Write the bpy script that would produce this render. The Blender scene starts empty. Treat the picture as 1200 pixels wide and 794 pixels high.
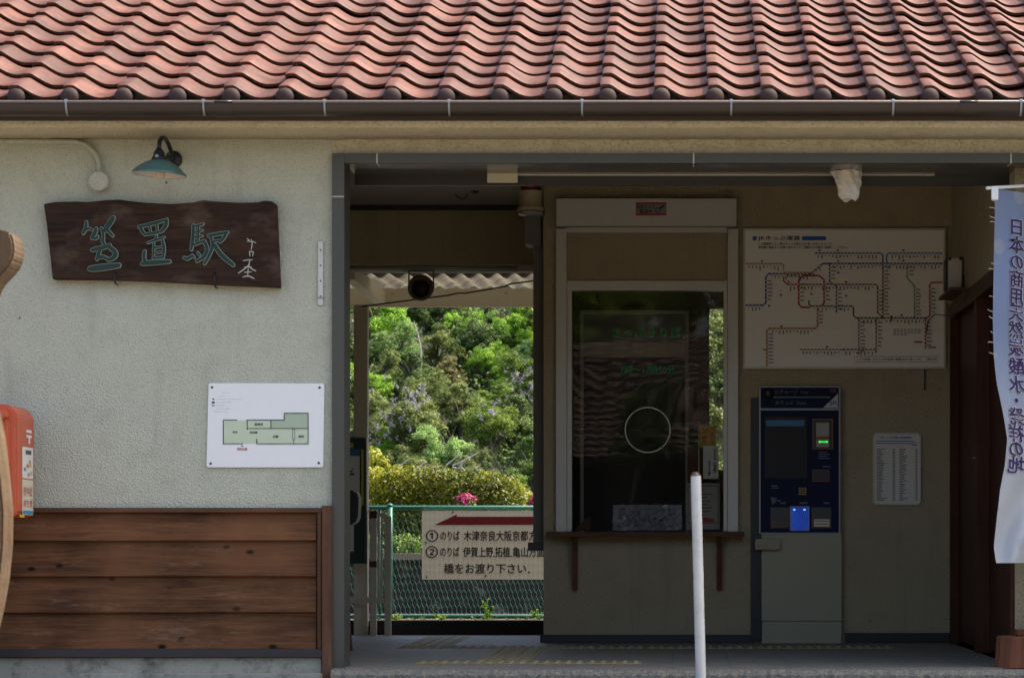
import bpy, bmesh, math, random
from mathutils import Vector, Matrix
SC = bpy.context.scene
COL = SC.collection
R = math.radians
rnd = random.Random(7)

# ------------------------------------------------------------------ camera
F, CX, CY, CZ = 3230.0, 788.0, 635.0, 0.637      # focal length in photo pixels, principal point, eye height
cam = bpy.data.cameras.new('camera'); camo = bpy.data.objects.new('camera', cam); COL.objects.link(camo)
camo.location = (0, 0, CZ); camo.rotation_euler = (R(90), 0, 0)
cam.sensor_width = 36; cam.lens = 36 * F / 1200
cam.shift_x = -(CX - 600) / 1200; cam.shift_y = (CY - 397) / 1200
cam.clip_start = 0.1; cam.clip_end = 3000
cam.dof.use_dof = True; cam.dof.focus_distance = 15.0; cam.dof.aperture_fstop = 18
SC.camera = camo

# ------------------------------------------------------------------ sky, sun, exposure
SUN_EL, SUN_AZ = 58, 76          # azimuth from +Y (behind the station), positive = towards the right
w = bpy.data.worlds.new('World'); SC.world = w; w.use_nodes = True
nt = w.node_tree; bg = nt.nodes['Background']
sk = nt.nodes.new('ShaderNodeTexSky'); sk.sky_type = 'NISHITA'; sk.sun_disc = False
sk.sun_elevation = R(SUN_EL); sk.sun_rotation = R(SUN_AZ); sk.air_density = 0.9; sk.dust_density = 5.0; sk.ozone_density = 0.4
nt.links.new(sk.outputs[0], bg.inputs[0]); bg.inputs[1].default_value = 0.15
sl = bpy.data.lights.new('sun', 'SUN'); sl.energy = 2.3; sl.angle = R(0.8); sl.color = (1, 0.93, 0.82)
so = bpy.data.objects.new('sun', sl); COL.objects.link(so)
a, e = R(SUN_AZ), R(SUN_EL)
sd = Vector((math.sin(a) * math.cos(e), math.cos(a) * math.cos(e), math.sin(e)))
so.rotation_euler = (-sd).to_track_quat('-Z', 'Y').to_euler(); so.location = (0, 10, 40)
SC.view_settings.view_transform = 'Standard'; SC.view_settings.look = 'None'
SC.view_settings.exposure = 1.45; SC.view_settings.gamma = 1
SC.render.engine = 'CYCLES'
SC.cycles.use_denoising = True; SC.cycles.max_bounces = 8; SC.cycles.diffuse_bounces = 5
SC.cycles.transparent_max_bounces = 12; SC.cycles.caustics_reflective = False; SC.cycles.caustics_refractive = False

# ------------------------------------------------------------------ helpers
def X(px, Y): return (px - CX) * Y / F
def Z(py, Y): return CZ + (CY - py) * Y / F

def link(o, parent=None):
    COL.objects.link(o)
    if parent is not None:
        o.parent = parent
        l = parent.get('_base')
        m = Matrix.Translation(Vector(l)) if l is not None else Matrix.Identity(4)
        o.matrix_parent_inverse = m.inverted()
    return o
def tag(o, label=None, cat=None, group=None, kind=None):
    if label: o['label'] = label
    if cat: o['category'] = cat
    if group: o['group'] = group
    if kind: o['kind'] = kind
    return o
def empty(name, loc, label, cat, group=None):
    o = bpy.data.objects.new(name, None); COL.objects.link(o)
    o.location = loc; o['_base'] = list(loc); o.empty_display_size = 0.1
    return tag(o, label, cat, group)
def obj(name, bm, m, parent=None, smooth=False, bevel=0):
    if bevel:
        bmesh.ops.bevel(bm, geom=bm.edges[:], offset=bevel, segments=2, affect='EDGES', clamp_overlap=True)
    me = bpy.data.meshes.new(name); bm.to_mesh(me); bm.free()
    for mm in (m if isinstance(m, (list, tuple)) else [m]): me.materials.append(mm)
    if smooth:
        for p in me.polygons: p.use_smooth = True
    return link(bpy.data.objects.new(name, me), parent)
def pydata(name, v, f, m, parent=None, smooth=False, mi=None):
    me = bpy.data.meshes.new(name); me.from_pydata(v, [], f); me.update()
    for mm in (m if isinstance(m, (list, tuple)) else [m]): me.materials.append(mm)
    if mi:
        me.polygons.foreach_set('material_index', mi)
    if smooth:
        me.polygons.foreach_set('use_smooth', [True] * len(me.polygons))
    return link(bpy.data.objects.new(name, me), parent)
def add_box(bm, x0, x1, y0, y1, z0, z1):
    v = [bm.verts.new(p) for p in ((x0,y0,z0),(x1,y0,z0),(x1,y1,z0),(x0,y1,z0),(x0,y0,z1),(x1,y0,z1),(x1,y1,z1),(x0,y1,z1))]
    for q in ((0,3,2,1),(4,5,6,7),(0,1,5,4),(1,2,6,5),(2,3,7,6),(3,0,4,7)): bm.faces.new([v[i] for i in q])
def box(name, x0, x1, y0, y1, z0, z1, m, parent=None, bevel=0):
    bm = bmesh.new(); add_box(bm, min(x0,x1), max(x0,x1), min(y0,y1), max(y0,y1), min(z0,z1), max(z0,z1))
    return obj(name, bm, m, parent, bevel=bevel)
def pbox(name, px0, px1, py0, py1, Y, dep, m, parent=None, bevel=0):       # front face at depth Y
    return box(name, X(px0,Y), X(px1,Y), Y, Y+dep, Z(py1,Y), Z(py0,Y), m, parent, bevel)
def add_tube(bm, pts, rad, seg=10, caps=True):
    pts = [Vector(p) for p in pts]; rings = []
    n = len(pts); rr = rad if isinstance(rad, (list, tuple)) else [rad]*n
    up = None
    for i, p in enumerate(pts):
        d = (pts[min(i+1,n-1)] - pts[max(i-1,0)]).normalized()
        if up is None:
            up = Vector((0,0,1)) if abs(d.z) < 0.9 else Vector((1,0,0))
        s = d.cross(up).normalized(); up = s.cross(d).normalized()
        rings.append([bm.verts.new(p + (s*math.cos(t)+up*math.sin(t))*rr[i]) for t in [2*math.pi*k/seg for k in range(seg)]])
    for i in range(n-1):
        for k in range(seg):
            bm.faces.new((rings[i][k], rings[i][(k+1)%seg], rings[i+1][(k+1)%seg], rings[i+1][k]))
    if caps:
        bm.faces.new(list(reversed(rings[0]))); bm.faces.new(rings[-1])
def tube(name, pts, rad, m, parent=None, seg=10):
    bm = bmesh.new(); add_tube(bm, pts, rad, seg); bmesh.ops.recalc_face_normals(bm, faces=bm.faces)
    return obj(name, bm, m, parent, smooth=True)
def lathe(name, prof, c, m, parent=None, seg=32, axis='Z', smooth=True):
    bm = bmesh.new(); rings = []
    for r, h in prof:
        ring = []
        for k in range(seg):
            t = 2*math.pi*k/seg
            p = (r*math.cos(t), r*math.sin(t), h)
            if axis == 'Y': p = (p[0], h, p[1])
            ring.append(bm.verts.new((c[0]+p[0], c[1]+p[1], c[2]+p[2])))
        rings.append(ring)
    for i in range(len(rings)-1):
        for k in range(seg): bm.faces.new((rings[i][k], rings[i][(k+1)%seg], rings[i+1][(k+1)%seg], rings[i+1][k]))
    bm.faces.new(rings[0]); bm.faces.new(rings[-1])
    bmesh.ops.recalc_face_normals(bm, faces=bm.faces)
    return obj(name, bm, m, parent, smooth=smooth)
def prism(name, outline, y0, y1, m, parent=None, bevel=0):                 # outline in (x, z), extruded along y
    bm = bmesh.new()
    a = [bm.verts.new((x, y0, z)) for x, z in outline]; b = [bm.verts.new((x, y1, z)) for x, z in outline]
    bm.faces.new(a); bm.faces.new(list(reversed(b)))
    for i in range(len(a)):
        j = (i+1) % len(a); bm.faces.new((a[j], a[i], b[i], b[j]))
    bmesh.ops.recalc_face_normals(bm, faces=bm.faces)
    return obj(name, bm, m, parent, bevel=bevel)

# flat print: polylines and text
def stroke_geo(V, FA, pts, ws, y, cap=6):
    n = len(pts); L = []; Rr = []
    for i in range(n):
        x0, z0 = pts[max(i-1,0)]; x1, z1 = pts[min(i+1,n-1)]
        dx, dz = x1-x0, z1-z0; l = math.hypot(dx, dz) or 1
        nx, nz = -dz/l, dx/l; h = ws[i]/2
        L.append((pts[i][0]+nx*h, y, pts[i][1]+nz*h)); Rr.append((pts[i][0]-nx*h, y, pts[i][1]-nz*h))
    b = len(V); V += L + Rr
    for i in range(n-1): FA.append((b+i, b+n+i, b+n+i+1, b+i+1))
    if cap:
        for i, s in ((0, -1), (n-1, 1)):
            o = len(V); x0, z0 = pts[i]
            p = pts[1] if i == 0 else pts[n-2]
            an = math.atan2(z0-p[1], x0-p[0]); h = ws[i]/2
            V += [(x0+h*math.cos(an-math.pi/2+math.pi*k/cap), y, z0+h*math.sin(an-math.pi/2+math.pi*k/cap)) for k in range(cap+1)]
            FA.append(tuple(range(o, o+cap+1)))
def smooth_path(p, n=5):
    if len(p) < 3: return p
    out = []
    for i in range(len(p)-1):
        p0 = p[max(i-1,0)]; p1 = p[i]; p2 = p[i+1]; p3 = p[min(i+2,len(p)-1)]
        for k in range(n):
            t = k/n
            out.append(tuple(0.5*((2*b)+(-a_+c)*t+(2*a_-5*b+4*c-d)*t*t+(-a_+3*b-3*c+d)*t**3) for a_, b, c, d in zip(p0,p1,p2,p3)))
    out.append(p[-1]); return out
_tc = {}
def text_verts(body, bold=0.0, res=2, vertical=False):
    k = (body, bold, res)
    if k not in _tc:
        c = bpy.data.curves.new('txt', 'FONT'); c.body = body; c.size = 1; c.resolution_u = res
        o = bpy.data.objects.new('txt', c); COL.objects.link(o)
        dg = bpy.context.evaluated_depsgraph_get(); dg.update()
        m = bpy.data.meshes.new_from_object(o.evaluated_get(dg))
        _tc[k] = ([(v.co.x, v.co.y) for v in m.vertices], [tuple(p.vertices) for p in m.polygons])
        bpy.data.objects.remove(o); bpy.data.curves.remove(c); bpy.data.meshes.remove(m)
    return _tc[k]
def text(name, items, Y, m, parent, bold=0.0, res=2, mirror=False, warp=None):
    """items: (body, x0, x1, z0, z1) fitted to that box; all go into one lettering mesh"""
    V, FA = [], []
    for body, x0, x1, z0, z1 in items:
        v, f = text_verts(body, bold, res)
        if not v: continue
        ax, bx = min(p[0] for p in v), max(p[0] for p in v); az, bz = min(p[1] for p in v), max(p[1] for p in v)
        if len(body) == 1 and ord(body) > 0x3000: ax, bx, az, bz = 0.03, 0.97, -0.085, 0.845      # one character keeps its own place in the em square
        for q, (ox, oz) in enumerate([(0,0)] if not bold else [(-1,0),(1,0),(0,0.6),(0,-0.6)]):
            b = len(V)
            for x, z in v:
                t = (x+ox*bold-ax)/(bx-ax or 1)
                if mirror: t = 1-t
                V.append((x0+(x1-x0)*t, Y-q*0.00012, z0+(z1-z0)*(z+oz*bold-az)/(bz-az or 1)))
            FA += [tuple(i+b for i in p) for p in f]
    if warp: V = [warp(p) for p in V]
    return pydata(name, V, FA, m, parent)
def ptext(name, items, Y, m, parent, **k):
    return text(name, [(b, X(x0,Y), X(x1,Y), Z(y1,Y), Z(y0,Y)) for b, x0, x1, y0, y1 in items], Y, m, parent, **k)
def rects(name, rs, Y, m, parent, step=0):       # flat printed rectangles in pixels
    V, FA = [], []
    for i, (x0, x1, y0, y1) in enumerate(rs):
        b = len(V); y = Y - i*step
        V += [(X(x0,Y), y, Z(y1,Y)), (X(x1,Y), y, Z(y1,Y)), (X(x1,Y), y, Z(y0,Y)), (X(x0,Y), y, Z(y0,Y))]; FA.append((b,b+1,b+2,b+3))
    return pydata(name, V, FA, m, parent)

# ------------------------------------------------------------------ materials
class NT:
    def __init__(s, name):
        s.m = bpy.data.materials.new(name); s.m.use_nodes = True; s.t = s.m.node_tree
        s.b = s.t.nodes['Principled BSDF']; s.out = s.t.nodes['Material Output']
        s.co = None
    def n(s, t, **k):
        o = s.t.nodes.new(t)
        for a, v in k.items(): setattr(o, a, v)
        return o
    def l(s, a, b): s.t.links.new(a, b)
    def coord(s, scale=(1,1,1), rot=(0,0,0)):
        if s.co is None: s.co = s.n('ShaderNodeTexCoord')
        mp = s.n('ShaderNodeMapping'); mp.inputs['Scale'].default_value = scale; mp.inputs['Rotation'].default_value = rot
        s.l(s.co.outputs['Object'], mp.inputs[0]); return mp.outputs[0]
    def noise(s, sc, det=4, rough=0.55, vec=None, dist=0):
        o = s.n('ShaderNodeTexNoise'); o.inputs['Scale'].default_value = sc; o.inputs['Detail'].default_value = det
        o.inputs['Roughness'].default_value = rough; o.inputs['Distortion'].default_value = dist
        s.l(vec if vec is not None else s.coord(), o.inputs['Vector']); return o.outputs['Fac']
    def ramp(s, f, a, b, ca=(0,0,0,1), cb=(1,1,1,1)):
        o = s.n('ShaderNodeValToRGB'); o.color_ramp.elements[0].position = a; o.color_ramp.elements[1].position = b
        o.color_ramp.elements[0].color = ca; o.color_ramp.elements[1].color = cb
        s.l(f, o.inputs[0]); return o.outputs[0]
    def mix(s, f, a, b, mode='MIX'):
        o = s.n('ShaderNodeMix', data_type='RGBA', blend_type=mode)
        for sock, v in ((o.inputs[0], f), (o.inputs[6], a), (o.inputs[7], b)):
            if isinstance(v, (int, float)): sock.default_value = v
            elif isinstance(v, tuple): sock.default_value = v if len(v) == 4 else (*v, 1)
            else: s.l(v, sock)
        return o.outputs[2]
    def bump(s, h, strength=0.5, dist=0.01, prev=None):
        o = s.n('ShaderNodeBump'); o.inputs['Strength'].default_value = strength; o.inputs['Distance'].default_value = dist
        s.l(h, o.inputs['Height'])
        if prev is not None: s.l(prev, o.inputs['Normal'])
        return o.outputs[0]
    def fin(s, col=None, rough=None, normal=None, metal=0, spec=None):
        if col is not None:
            if isinstance(col, tuple): s.b.inputs['Base Color'].default_value = (*col[:3], 1)
            else: s.l(col, s.b.inputs['Base Color'])
        if rough is not None:
            if isinstance(rough, (int, float)): s.b.inputs['Roughness'].default_value = rough
            else: s.l(rough, s.b.inputs['Roughness'])
        if normal is not None: s.l(normal, s.b.inputs['Normal'])
        s.b.inputs['Metallic'].default_value = metal
        if spec is not None: s.b.inputs['Specular IOR Level'].default_value = spec
        return s.m
def c3(c, k): return tuple(min(1, v*k) for v in c)
def worn(name, col, rough=0.5, var=0.25, sc=9, fine=60, bump=0.15, metal=0, dirt=None, dirt_amt=(0.6,0.8), bd=0.003):
    s = NT(name)
    f = s.noise(sc, 6, 0.6); c = s.mix(f, c3(col, 1-var), c3(col, 1+var))
    g = s.noise(fine, 3)
    c = s.mix(s.ramp(g, 0.35, 0.75), c, c3(col, 1-var*0.6)) if var else c
    if dirt:
        c = s.mix(s.ramp(s.noise(sc*2.3, 8, 0.7), *dirt_amt), c, dirt)
    return s.fin(c, rough, s.bump(g, bump, bd), metal)
def plain(name, col, rough=0.6, metal=0): return NT(name).fin(col, rough, metal=metal)
def emit(name, col, st):
    s = NT(name); s.b.inputs['Base Color'].default_value = (*col, 1)
    s.b.inputs['Emission Color'].default_value = (*col, 1); s.b.inputs['Emission Strength'].default_value = st; return s.m

def stucco(name, col, grain=95, strength=0.9, spots=0.5):
    s = NT(name)
    big = s.noise(1.1, 5, 0.6); med = s.noise(7, 6, 0.65); fine = s.noise(grain, 2, 0.5)
    vo = s.n('ShaderNodeTexVoronoi'); vo.inputs['Scale'].default_value = grain*0.8; s.l(s.coord(), vo.inputs['Vector'])
    c = s.mix(big, c3(col, 0.86), c3(col, 1.08)); c = s.mix(s.ramp(med, 0.5, 0.8), c, c3(col, 0.8))
    c = s.mix(s.ramp(fine, 0.30, 0.46), c3(col, 0.72), c)
    # rain streaks running down, and small dark insect / moss specks
    st = s.noise(1.0, 6, 0.7, vec=s.coord((9, 9, 0.5))); c = s.mix(s.ramp(st, 0.55, 0.92), c, c3(col, 0.62)); pt = s.noise(0.8, 7, 0.7); c = s.mix(s.ramp(pt, 0.55, 0.75, (0,0,0,1), (0.5,0.5,0.5,1)), c, c3(col, 0.66))
    sp = s.n('ShaderNodeTexVoronoi'); sp.inputs['Scale'].default_value = 7.5; sp.inputs['Randomness'].default_value = 1; s.l(s.coord(), sp.inputs['Vector'])
    msk = s.ramp(sp.outputs['Distance'], 0.030, 0.055, (1,1,1,1), (0,0,0,1))
    gate = s.ramp(s.noise(2.5, 3), 0.60-0.12*spots, 0.66-0.12*spots)
    mm = s.n('ShaderNodeMath', operation='MULTIPLY'); s.l(msk, mm.inputs[0]); s.l(gate, mm.inputs[1])
    c = s.mix(mm.outputs[0], c, (0.07, 0.05, 0.03))
    ad = s.n('ShaderNodeMath', operation='ADD'); s.l(fine, ad.inputs[0]); s.l(vo.outputs['Distance'], ad.inputs[1])
    return s.fin(c, 0.9, s.bump(ad.outputs[0], strength, 0.006))
def wood(name, col, dark, axis=0, grain=1.0, rough=0.55, worn_amt=0.0, knots=True, bump=0.3):
    s = NT(name)
    sc = [14*grain]*3; sc[axis] = 0.9*grain
    info = s.n('ShaderNodeObjectInfo'); va = s.n('ShaderNodeVectorMath', operation='ADD')
    cb = s.n('ShaderNodeCombineXYZ'); ml = s.n('ShaderNodeMath', operation='MULTIPLY'); ml.inputs[1].default_value = 37
    s.l(info.outputs['Random'], ml.inputs[0])
    for i in range(3): s.l(ml.outputs[0], cb.inputs[i])
    s.l(s.coord(tuple(sc)), va.inputs[0]); s.l(cb.outputs[0], va.inputs[1])
    g = s.noise(1.6, 6, 0.62, vec=va.outputs[0], dist=0.9)
    g2 = s.noise(6, 4, 0.6, vec=va.outputs[0])
    c = s.mix(s.ramp(g, 0.3, 0.7), dark, col); c = s.mix(s.ramp(g2, 0.45, 0.75), c, dark)
    big = s.noise(2.2, 4); c = s.mix(s.ramp(big, 0.35, 0.8), c, c3(col, 1.15))
    vr = s.n('ShaderNodeMath', operation='MULTIPLY_ADD'); vr.inputs[1].default_value = 0.3; vr.inputs[2].default_value = 0.85
    s.l(info.outputs['Random'], vr.inputs[0])
    hs = s.n('ShaderNodeHueSaturation'); s.l(vr.outputs[0], hs.inputs['Value']); s.l(c, hs.inputs['Color']); c = hs.outputs[0]
    if knots:
        k = s.n('ShaderNodeTexVoronoi'); k.inputs['Scale'].default_value = 1; ks = [7.0]*3; ks[axis] = 4.0
        s.l(s.coord(tuple(ks)), k.inputs['Vector'])
        c = s.mix(s.ramp(k.outputs['Distance'], 0.05, 0.12, (1,1,1,1), (0,0,0,1)), c, c3(dark, 0.4))
    if worn_amt:
        ws = [9]*3; ws[axis] = 2.2
        wv = s.noise(1, 8, 0.75, vec=s.coord(tuple(ws)))
        c = s.mix(s.ramp(wv, 0.62-worn_amt*0.1, 0.80, (0,0,0,1), (0.8,0.8,0.8,1)), c, (0.30, 0.22, 0.16)); sx = [70]*3; sx[axis] = 4.0; c = s.mix(s.ramp(s.noise(1, 5, 0.7, vec=s.coord(tuple(sx))), 0.68, 0.74, (0,0,0,1), (0.55,0.55,0.55,1)), c, (0.36, 0.27, 0.19))
    return s.fin(c, rough, s.bump(g2, bump, 0.003), spec=0.12)
def tile_mat(name='roof_tile_glaze'):
    s = NT(name); info = s.n('ShaderNodeObjectInfo')
    ramp = s.n('ShaderNodeValToRGB'); el = ramp.color_ramp.elements
    el[0].color = (0.0849, 0.0299, 0.0171, 1); el[1].color = (0.1919, 0.0749, 0.0467, 1)
    for p, cc in ((0.2, (0.1402, 0.0488, 0.0284, 1)), (0.45, (0.1624, 0.0560, 0.0319, 1)), (0.7, (0.1365, 0.0533, 0.0353, 1)), (0.85, (0.1772, 0.0618, 0.0342, 1))):
        x = el.new(p); x.color = cc
    s.l(info.outputs['Random'], ramp.inputs[0]); c = ramp.outputs[0]
    wv = s.co or s.n('ShaderNodeTexCoord')
    va = s.n('ShaderNodeVectorMath', operation='ADD'); ml = s.n('ShaderNodeVectorMath', operation='SCALE')
    geo = s.n('ShaderNodeNewGeometry')
    n1 = s.noise(6, 7, 0.65, vec=geo.outputs['Position']); n2 = s.noise(26, 6, 0.7, vec=geo.outputs['Position'])
    c = s.mix(s.ramp(n1, 0.42, 0.68), c, (0.0775, 0.0338, 0.0227))
    c = s.mix(s.ramp(n2, 0.54, 0.72), c, (0.0517, 0.0326, 0.0227))
    c = s.mix(s.ramp(s.noise(15, 5, 0.65, vec=geo.outputs['Position']), 0.60, 0.76), c, (0.2214, 0.1009, 0.0655))
    c = s.mix(s.ramp(s.noise(60, 5, 0.7, vec=geo.outputs['Position']), 0.62, 0.68), c, (0.1402, 0.1172, 0.0825))
    r = s.ramp(n1, 0.2, 0.8, (0.42,)*3+(1,), (0.66,)*3+(1,))
    return s.fin(c, r, s.bump(n2, 0.35, 0.005), spec=0.22)
def leaf(name, cols, trans=0.35, var=0.32):
    s = NT(name); geo = s.n('ShaderNodeNewGeometry'); info = s.n('ShaderNodeObjectInfo')
    rp = s.n('ShaderNodeValToRGB'); el = rp.color_ramp.elements
    el[0].color = (*cols[0], 1); el[1].color = (*cols[-1], 1)
    for i, c in enumerate(cols[1:-1]): x = el.new((i+1)/(len(cols)-1)); x.color = (*c, 1)
    n1 = s.noise(0.55, 3, vec=geo.outputs['Position'])
    mr = s.n('ShaderNodeMath', operation='MULTIPLY_ADD'); mr.inputs[1].default_value = var; s.l(geo.outputs['Random Per Island'], mr.inputs[0])
    sub = s.n('ShaderNodeMath', operation='MULTIPLY_ADD'); sub.inputs[1].default_value = 1.5; sub.inputs[2].default_value = -0.25-var/2; s.l(n1, sub.inputs[0])
    s.l(sub.outputs[0], mr.inputs[2]); s.l(mr.outputs[0], rp.inputs[0])
    hs = s.n('ShaderNodeHueSaturation'); v = s.n('ShaderNodeMath', operation='MULTIPLY_ADD'); v.inputs[1].default_value = 0.35; v.inputs[2].default_value = 0.82
    s.l(info.outputs['Random'], v.inputs[0]); s.l(v.outputs[0], hs.inputs['Value']); s.l(rp.outputs[0], hs.inputs['Color'])
    d = s.n('ShaderNodeBsdfDiffuse'); t = s.n('ShaderNodeBsdfTranslucent'); mx = s.n('ShaderNodeMixShader')
    s.l(hs.outputs[0], d.inputs[0]); s.l(hs.outputs[0], t.inputs[0]); mx.inputs[0].default_value = trans
    s.l(d.outputs[0], mx.inputs[1]); s.l(t.outputs[0], mx.inputs[2])
    gl = s.n('ShaderNodeBsdfGlossy'); gl.inputs['Roughness'].default_value = 0.45; m2 = s.n('ShaderNodeMixShader'); m2.inputs[0].default_value = 0.04
    s.l(mx.outputs[0], m2.inputs[1]); s.l(gl.outputs[0], m2.inputs[2]); s.l(m2.outputs[0], s.out.inputs[0])
    return s.m
def glass(name, wav=0.0, wscale=2.0, refl=0.10, tint=0.85):
    s = NT(name); tr = s.n('ShaderNodeBsdfTransparent'); tr.inputs[0].default_value = (tint, tint, tint*0.98, 1)
    gl = s.n('ShaderNodeBsdfGlossy'); gl.inputs['Roughness'].default_value = 0.02
    lw = s.n('ShaderNodeFresnel'); lw.inputs[0].default_value = 1.5
    ad = s.n('ShaderNodeMath', operation='ADD'); ad.inputs[1].default_value = refl-0.04; s.l(lw.outputs[0], ad.inputs[0])
    if wav:
        b = s.bump(s.noise(wscale, 0, 0.5, vec=s.coord((1, 1, 1.3))), 1.0, wav); s.l(b, gl.inputs['Normal'])
    mx = s.n('ShaderNodeMixShader'); s.l(ad.outputs[0], mx.inputs[0]); s.l(tr.outputs[0], mx.inputs[1]); s.l(gl.outputs[0], mx.inputs[2])
    s.l(mx.outputs[0], s.out.inputs[0]); return s.m

M = dict(
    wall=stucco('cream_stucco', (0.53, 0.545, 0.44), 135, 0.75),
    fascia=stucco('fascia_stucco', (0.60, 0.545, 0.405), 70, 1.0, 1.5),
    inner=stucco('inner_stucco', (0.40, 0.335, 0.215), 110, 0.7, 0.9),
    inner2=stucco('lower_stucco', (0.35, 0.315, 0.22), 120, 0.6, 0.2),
    tile=tile_mat(), deck=plain('roof_deck', (0.05, 0.04, 0.035), 0.9),
    gutter=worn('gutter_brown', (0.045, 0.03, 0.026), 0.32, 0.2, 5, 80, 0.05),
    steel=worn('galvanised_steel', (0.33, 0.37, 0.40), 0.5, 0.2, 30, 90, 0.1, 0.7),
    alu=worn('aluminium_frame', (0.088, 0.088, 0.076), 0.42, 0.12, 4, 50, 0.05, 0.35),
    alu_dark=worn('dark_header_panel', (0.085, 0.08, 0.07), 0.2, 0.2, 3, 30, 0.03),
    alu_light=worn('light_aluminium', (0.52, 0.51, 0.46), 0.45, 0.08, 4, 40, 0.04, 0.15),
    board=wood('wainscot_wood', (0.150, 0.068, 0.031), (0.026, 0.013, 0.008), 0, 1.0, 0.75, 0.5),
    trim=wood('wainscot_trim_wood', (0.13, 0.066, 0.038), (0.055, 0.028, 0.017), 2, 1.0, 0.6, 0.5, False),
    trimh=wood('wainscot_cap_wood', (0.13, 0.066, 0.038), (0.055, 0.028, 0.017), 0, 1.0, 0.6, 0.4, False),
    darkflash=worn('dark_flashing', (0.035, 0.028, 0.03), 0.45, 0.2, 6, 60, 0.05),
    concrete=worn('base_concrete', (0.36, 0.35, 0.29), 0.9, 0.25, 3, 90, 0.6, 0, (0.05, 0.05, 0.04), (0.5, 0.75), 0.004),
    floor=None, street=None,
    black=plain('black_plastic', (0.012, 0.012, 0.013), 0.45), blackm=plain('black_metal', (0.02, 0.02, 0.022), 0.4, 0.3),
    white=worn('white_enamel', (0.84, 0.86, 0.86), 0.4, 0.04, 4, 40, 0.02), paper=worn('paper', (0.68, 0.66, 0.60), 0.8, 0.06, 6, 60, 0.05),
    ink=plain('black_ink', (0.015, 0.015, 0.016), 0.7), green_ink=plain('green_ink', (0.0, 0.34, 0.10), 0.6), red_ink=plain('red_ink', (0.40, 0.012, 0.02), 0.6),
    blue_ink=plain('blue_ink', (0.02, 0.10, 0.42), 0.6),
)

def floor_mat():
    s = NT('concourse_floor'); br = s.n('ShaderNodeTexBrick'); br.offset = 0; br.inputs['Scale'].default_value = 1
    br.inputs['Brick Width'].default_value = 0.3; br.inputs['Row Height'].default_value = 0.3; br.inputs['Mortar Size'].default_value = 0.004
    s.l(s.coord(), br.inputs['Vector'])
    n = s.noise(2.2, 7, 0.65); n2 = s.noise(55, 3)
    c = s.mix(n, (0.16, 0.144, 0.115), (0.255, 0.23, 0.185)); c = s.mix(s.ramp(n2, 0.4, 0.7), c, (0.15, 0.14, 0.12))
    c = s.mix(br.outputs['Fac'], c, (0.13, 0.125, 0.11))
    return s.fin(c, s.ramp(n, 0.2, 0.8, (0.5,)*3+(1,), (0.7,)*3+(1,)), s.bump(n2, 0.1, 0.002))
def street_mat():
    s = NT('street_asphalt'); n = s.noise(1.3, 7, 0.65); n2 = s.noise(160, 3); n3 = s.noise(0.12, 3)
    c = s.mix(n, (0.15, 0.125, 0.093), (0.22, 0.188, 0.142)); c = s.mix(s.ramp(n2, 0.4, 0.7), c, (0.105, 0.09, 0.069))
    c = s.mix(n3, c, (0.195, 0.166, 0.127)); return s.fin(c, 0.9, s.bump(n2, 0.6, 0.006))
M['floor'] = floor_mat(); M['street'] = street_mat()

# ================================================================== SETTING
YW = 14.05          # front wall plane
YO = 17.5           # ticket office wall plane
YB = 18.7           # exit to the platform
CEIL = 2.92
XR = 1.772          # right inner wall
XOL = X(637, YO)    # left corner of the ticket office
def sheet(name, x0, x1, y0, y1, z, m):
    o = pydata(name, [(x0,y0,z),(x1,y0,z),(x1,y1,z),(x0,y1,z)], [(0,1,2,3)], m); return tag(o, kind='structure')
sheet('ground', -900, 900, -700, 1600, -0.12, worn('far_ground', (0.10, 0.11, 0.06), 0.95, 0.3, 0.05, 2, 0.2))
sheet('street', -60, 60, -40, 13.86, -0.045, M['street'])

# concourse floor with a rough concrete lip and tactile paving
floor = box('floor', -3.6, XR, 14.02, 19.02, -0.2, 0, M['floor']); tag(floor, kind='structure')
OPL0 = X(388.6, 13.9)
def lip_mesh():
    bm = bmesh.new(); r = random.Random(3); n = 150
    rows = []
    for i in range(n+1):
        x = OPL0 + (XR+0.12-OPL0)*i/n; j = r.uniform(-0.006, 0.006); k = r.uniform(-0.005, 0.004)
        rows.append([bm.verts.new(p) for p in ((x, 13.86+j, -0.2), (x, 13.86+j, -0.030+k), (x, 13.885+j, -0.006+k*0.6), (x, 14.03, -0.004))])
    for a_, b_ in zip(rows, rows[1:]):
        for q in range(3): bm.faces.new((a_[q], b_[q], b_[q+1], a_[q+1]))
    bmesh.ops.recalc_face_normals(bm, faces=bm.faces)
    return bm
s = NT('lip_concrete'); n = s.noise(70, 5, 0.7); nb = s.noise(5, 6)
lm = s.fin(s.mix(s.ramp(n, 0.35, 0.65), (0.10, 0.09, 0.075), (0.27, 0.245, 0.20)), 0.9, s.bump(n, 0.8, 0.006))
tag(obj('threshold', lip_mesh(), lm), kind='structure')
yel = worn('tactile_yellow', (0.33, 0.26, 0.11), 0.7, 0.35, 8, 60, 0.2, 0, (0.28, 0.26, 0.20), (0.46, 0.66))
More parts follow.
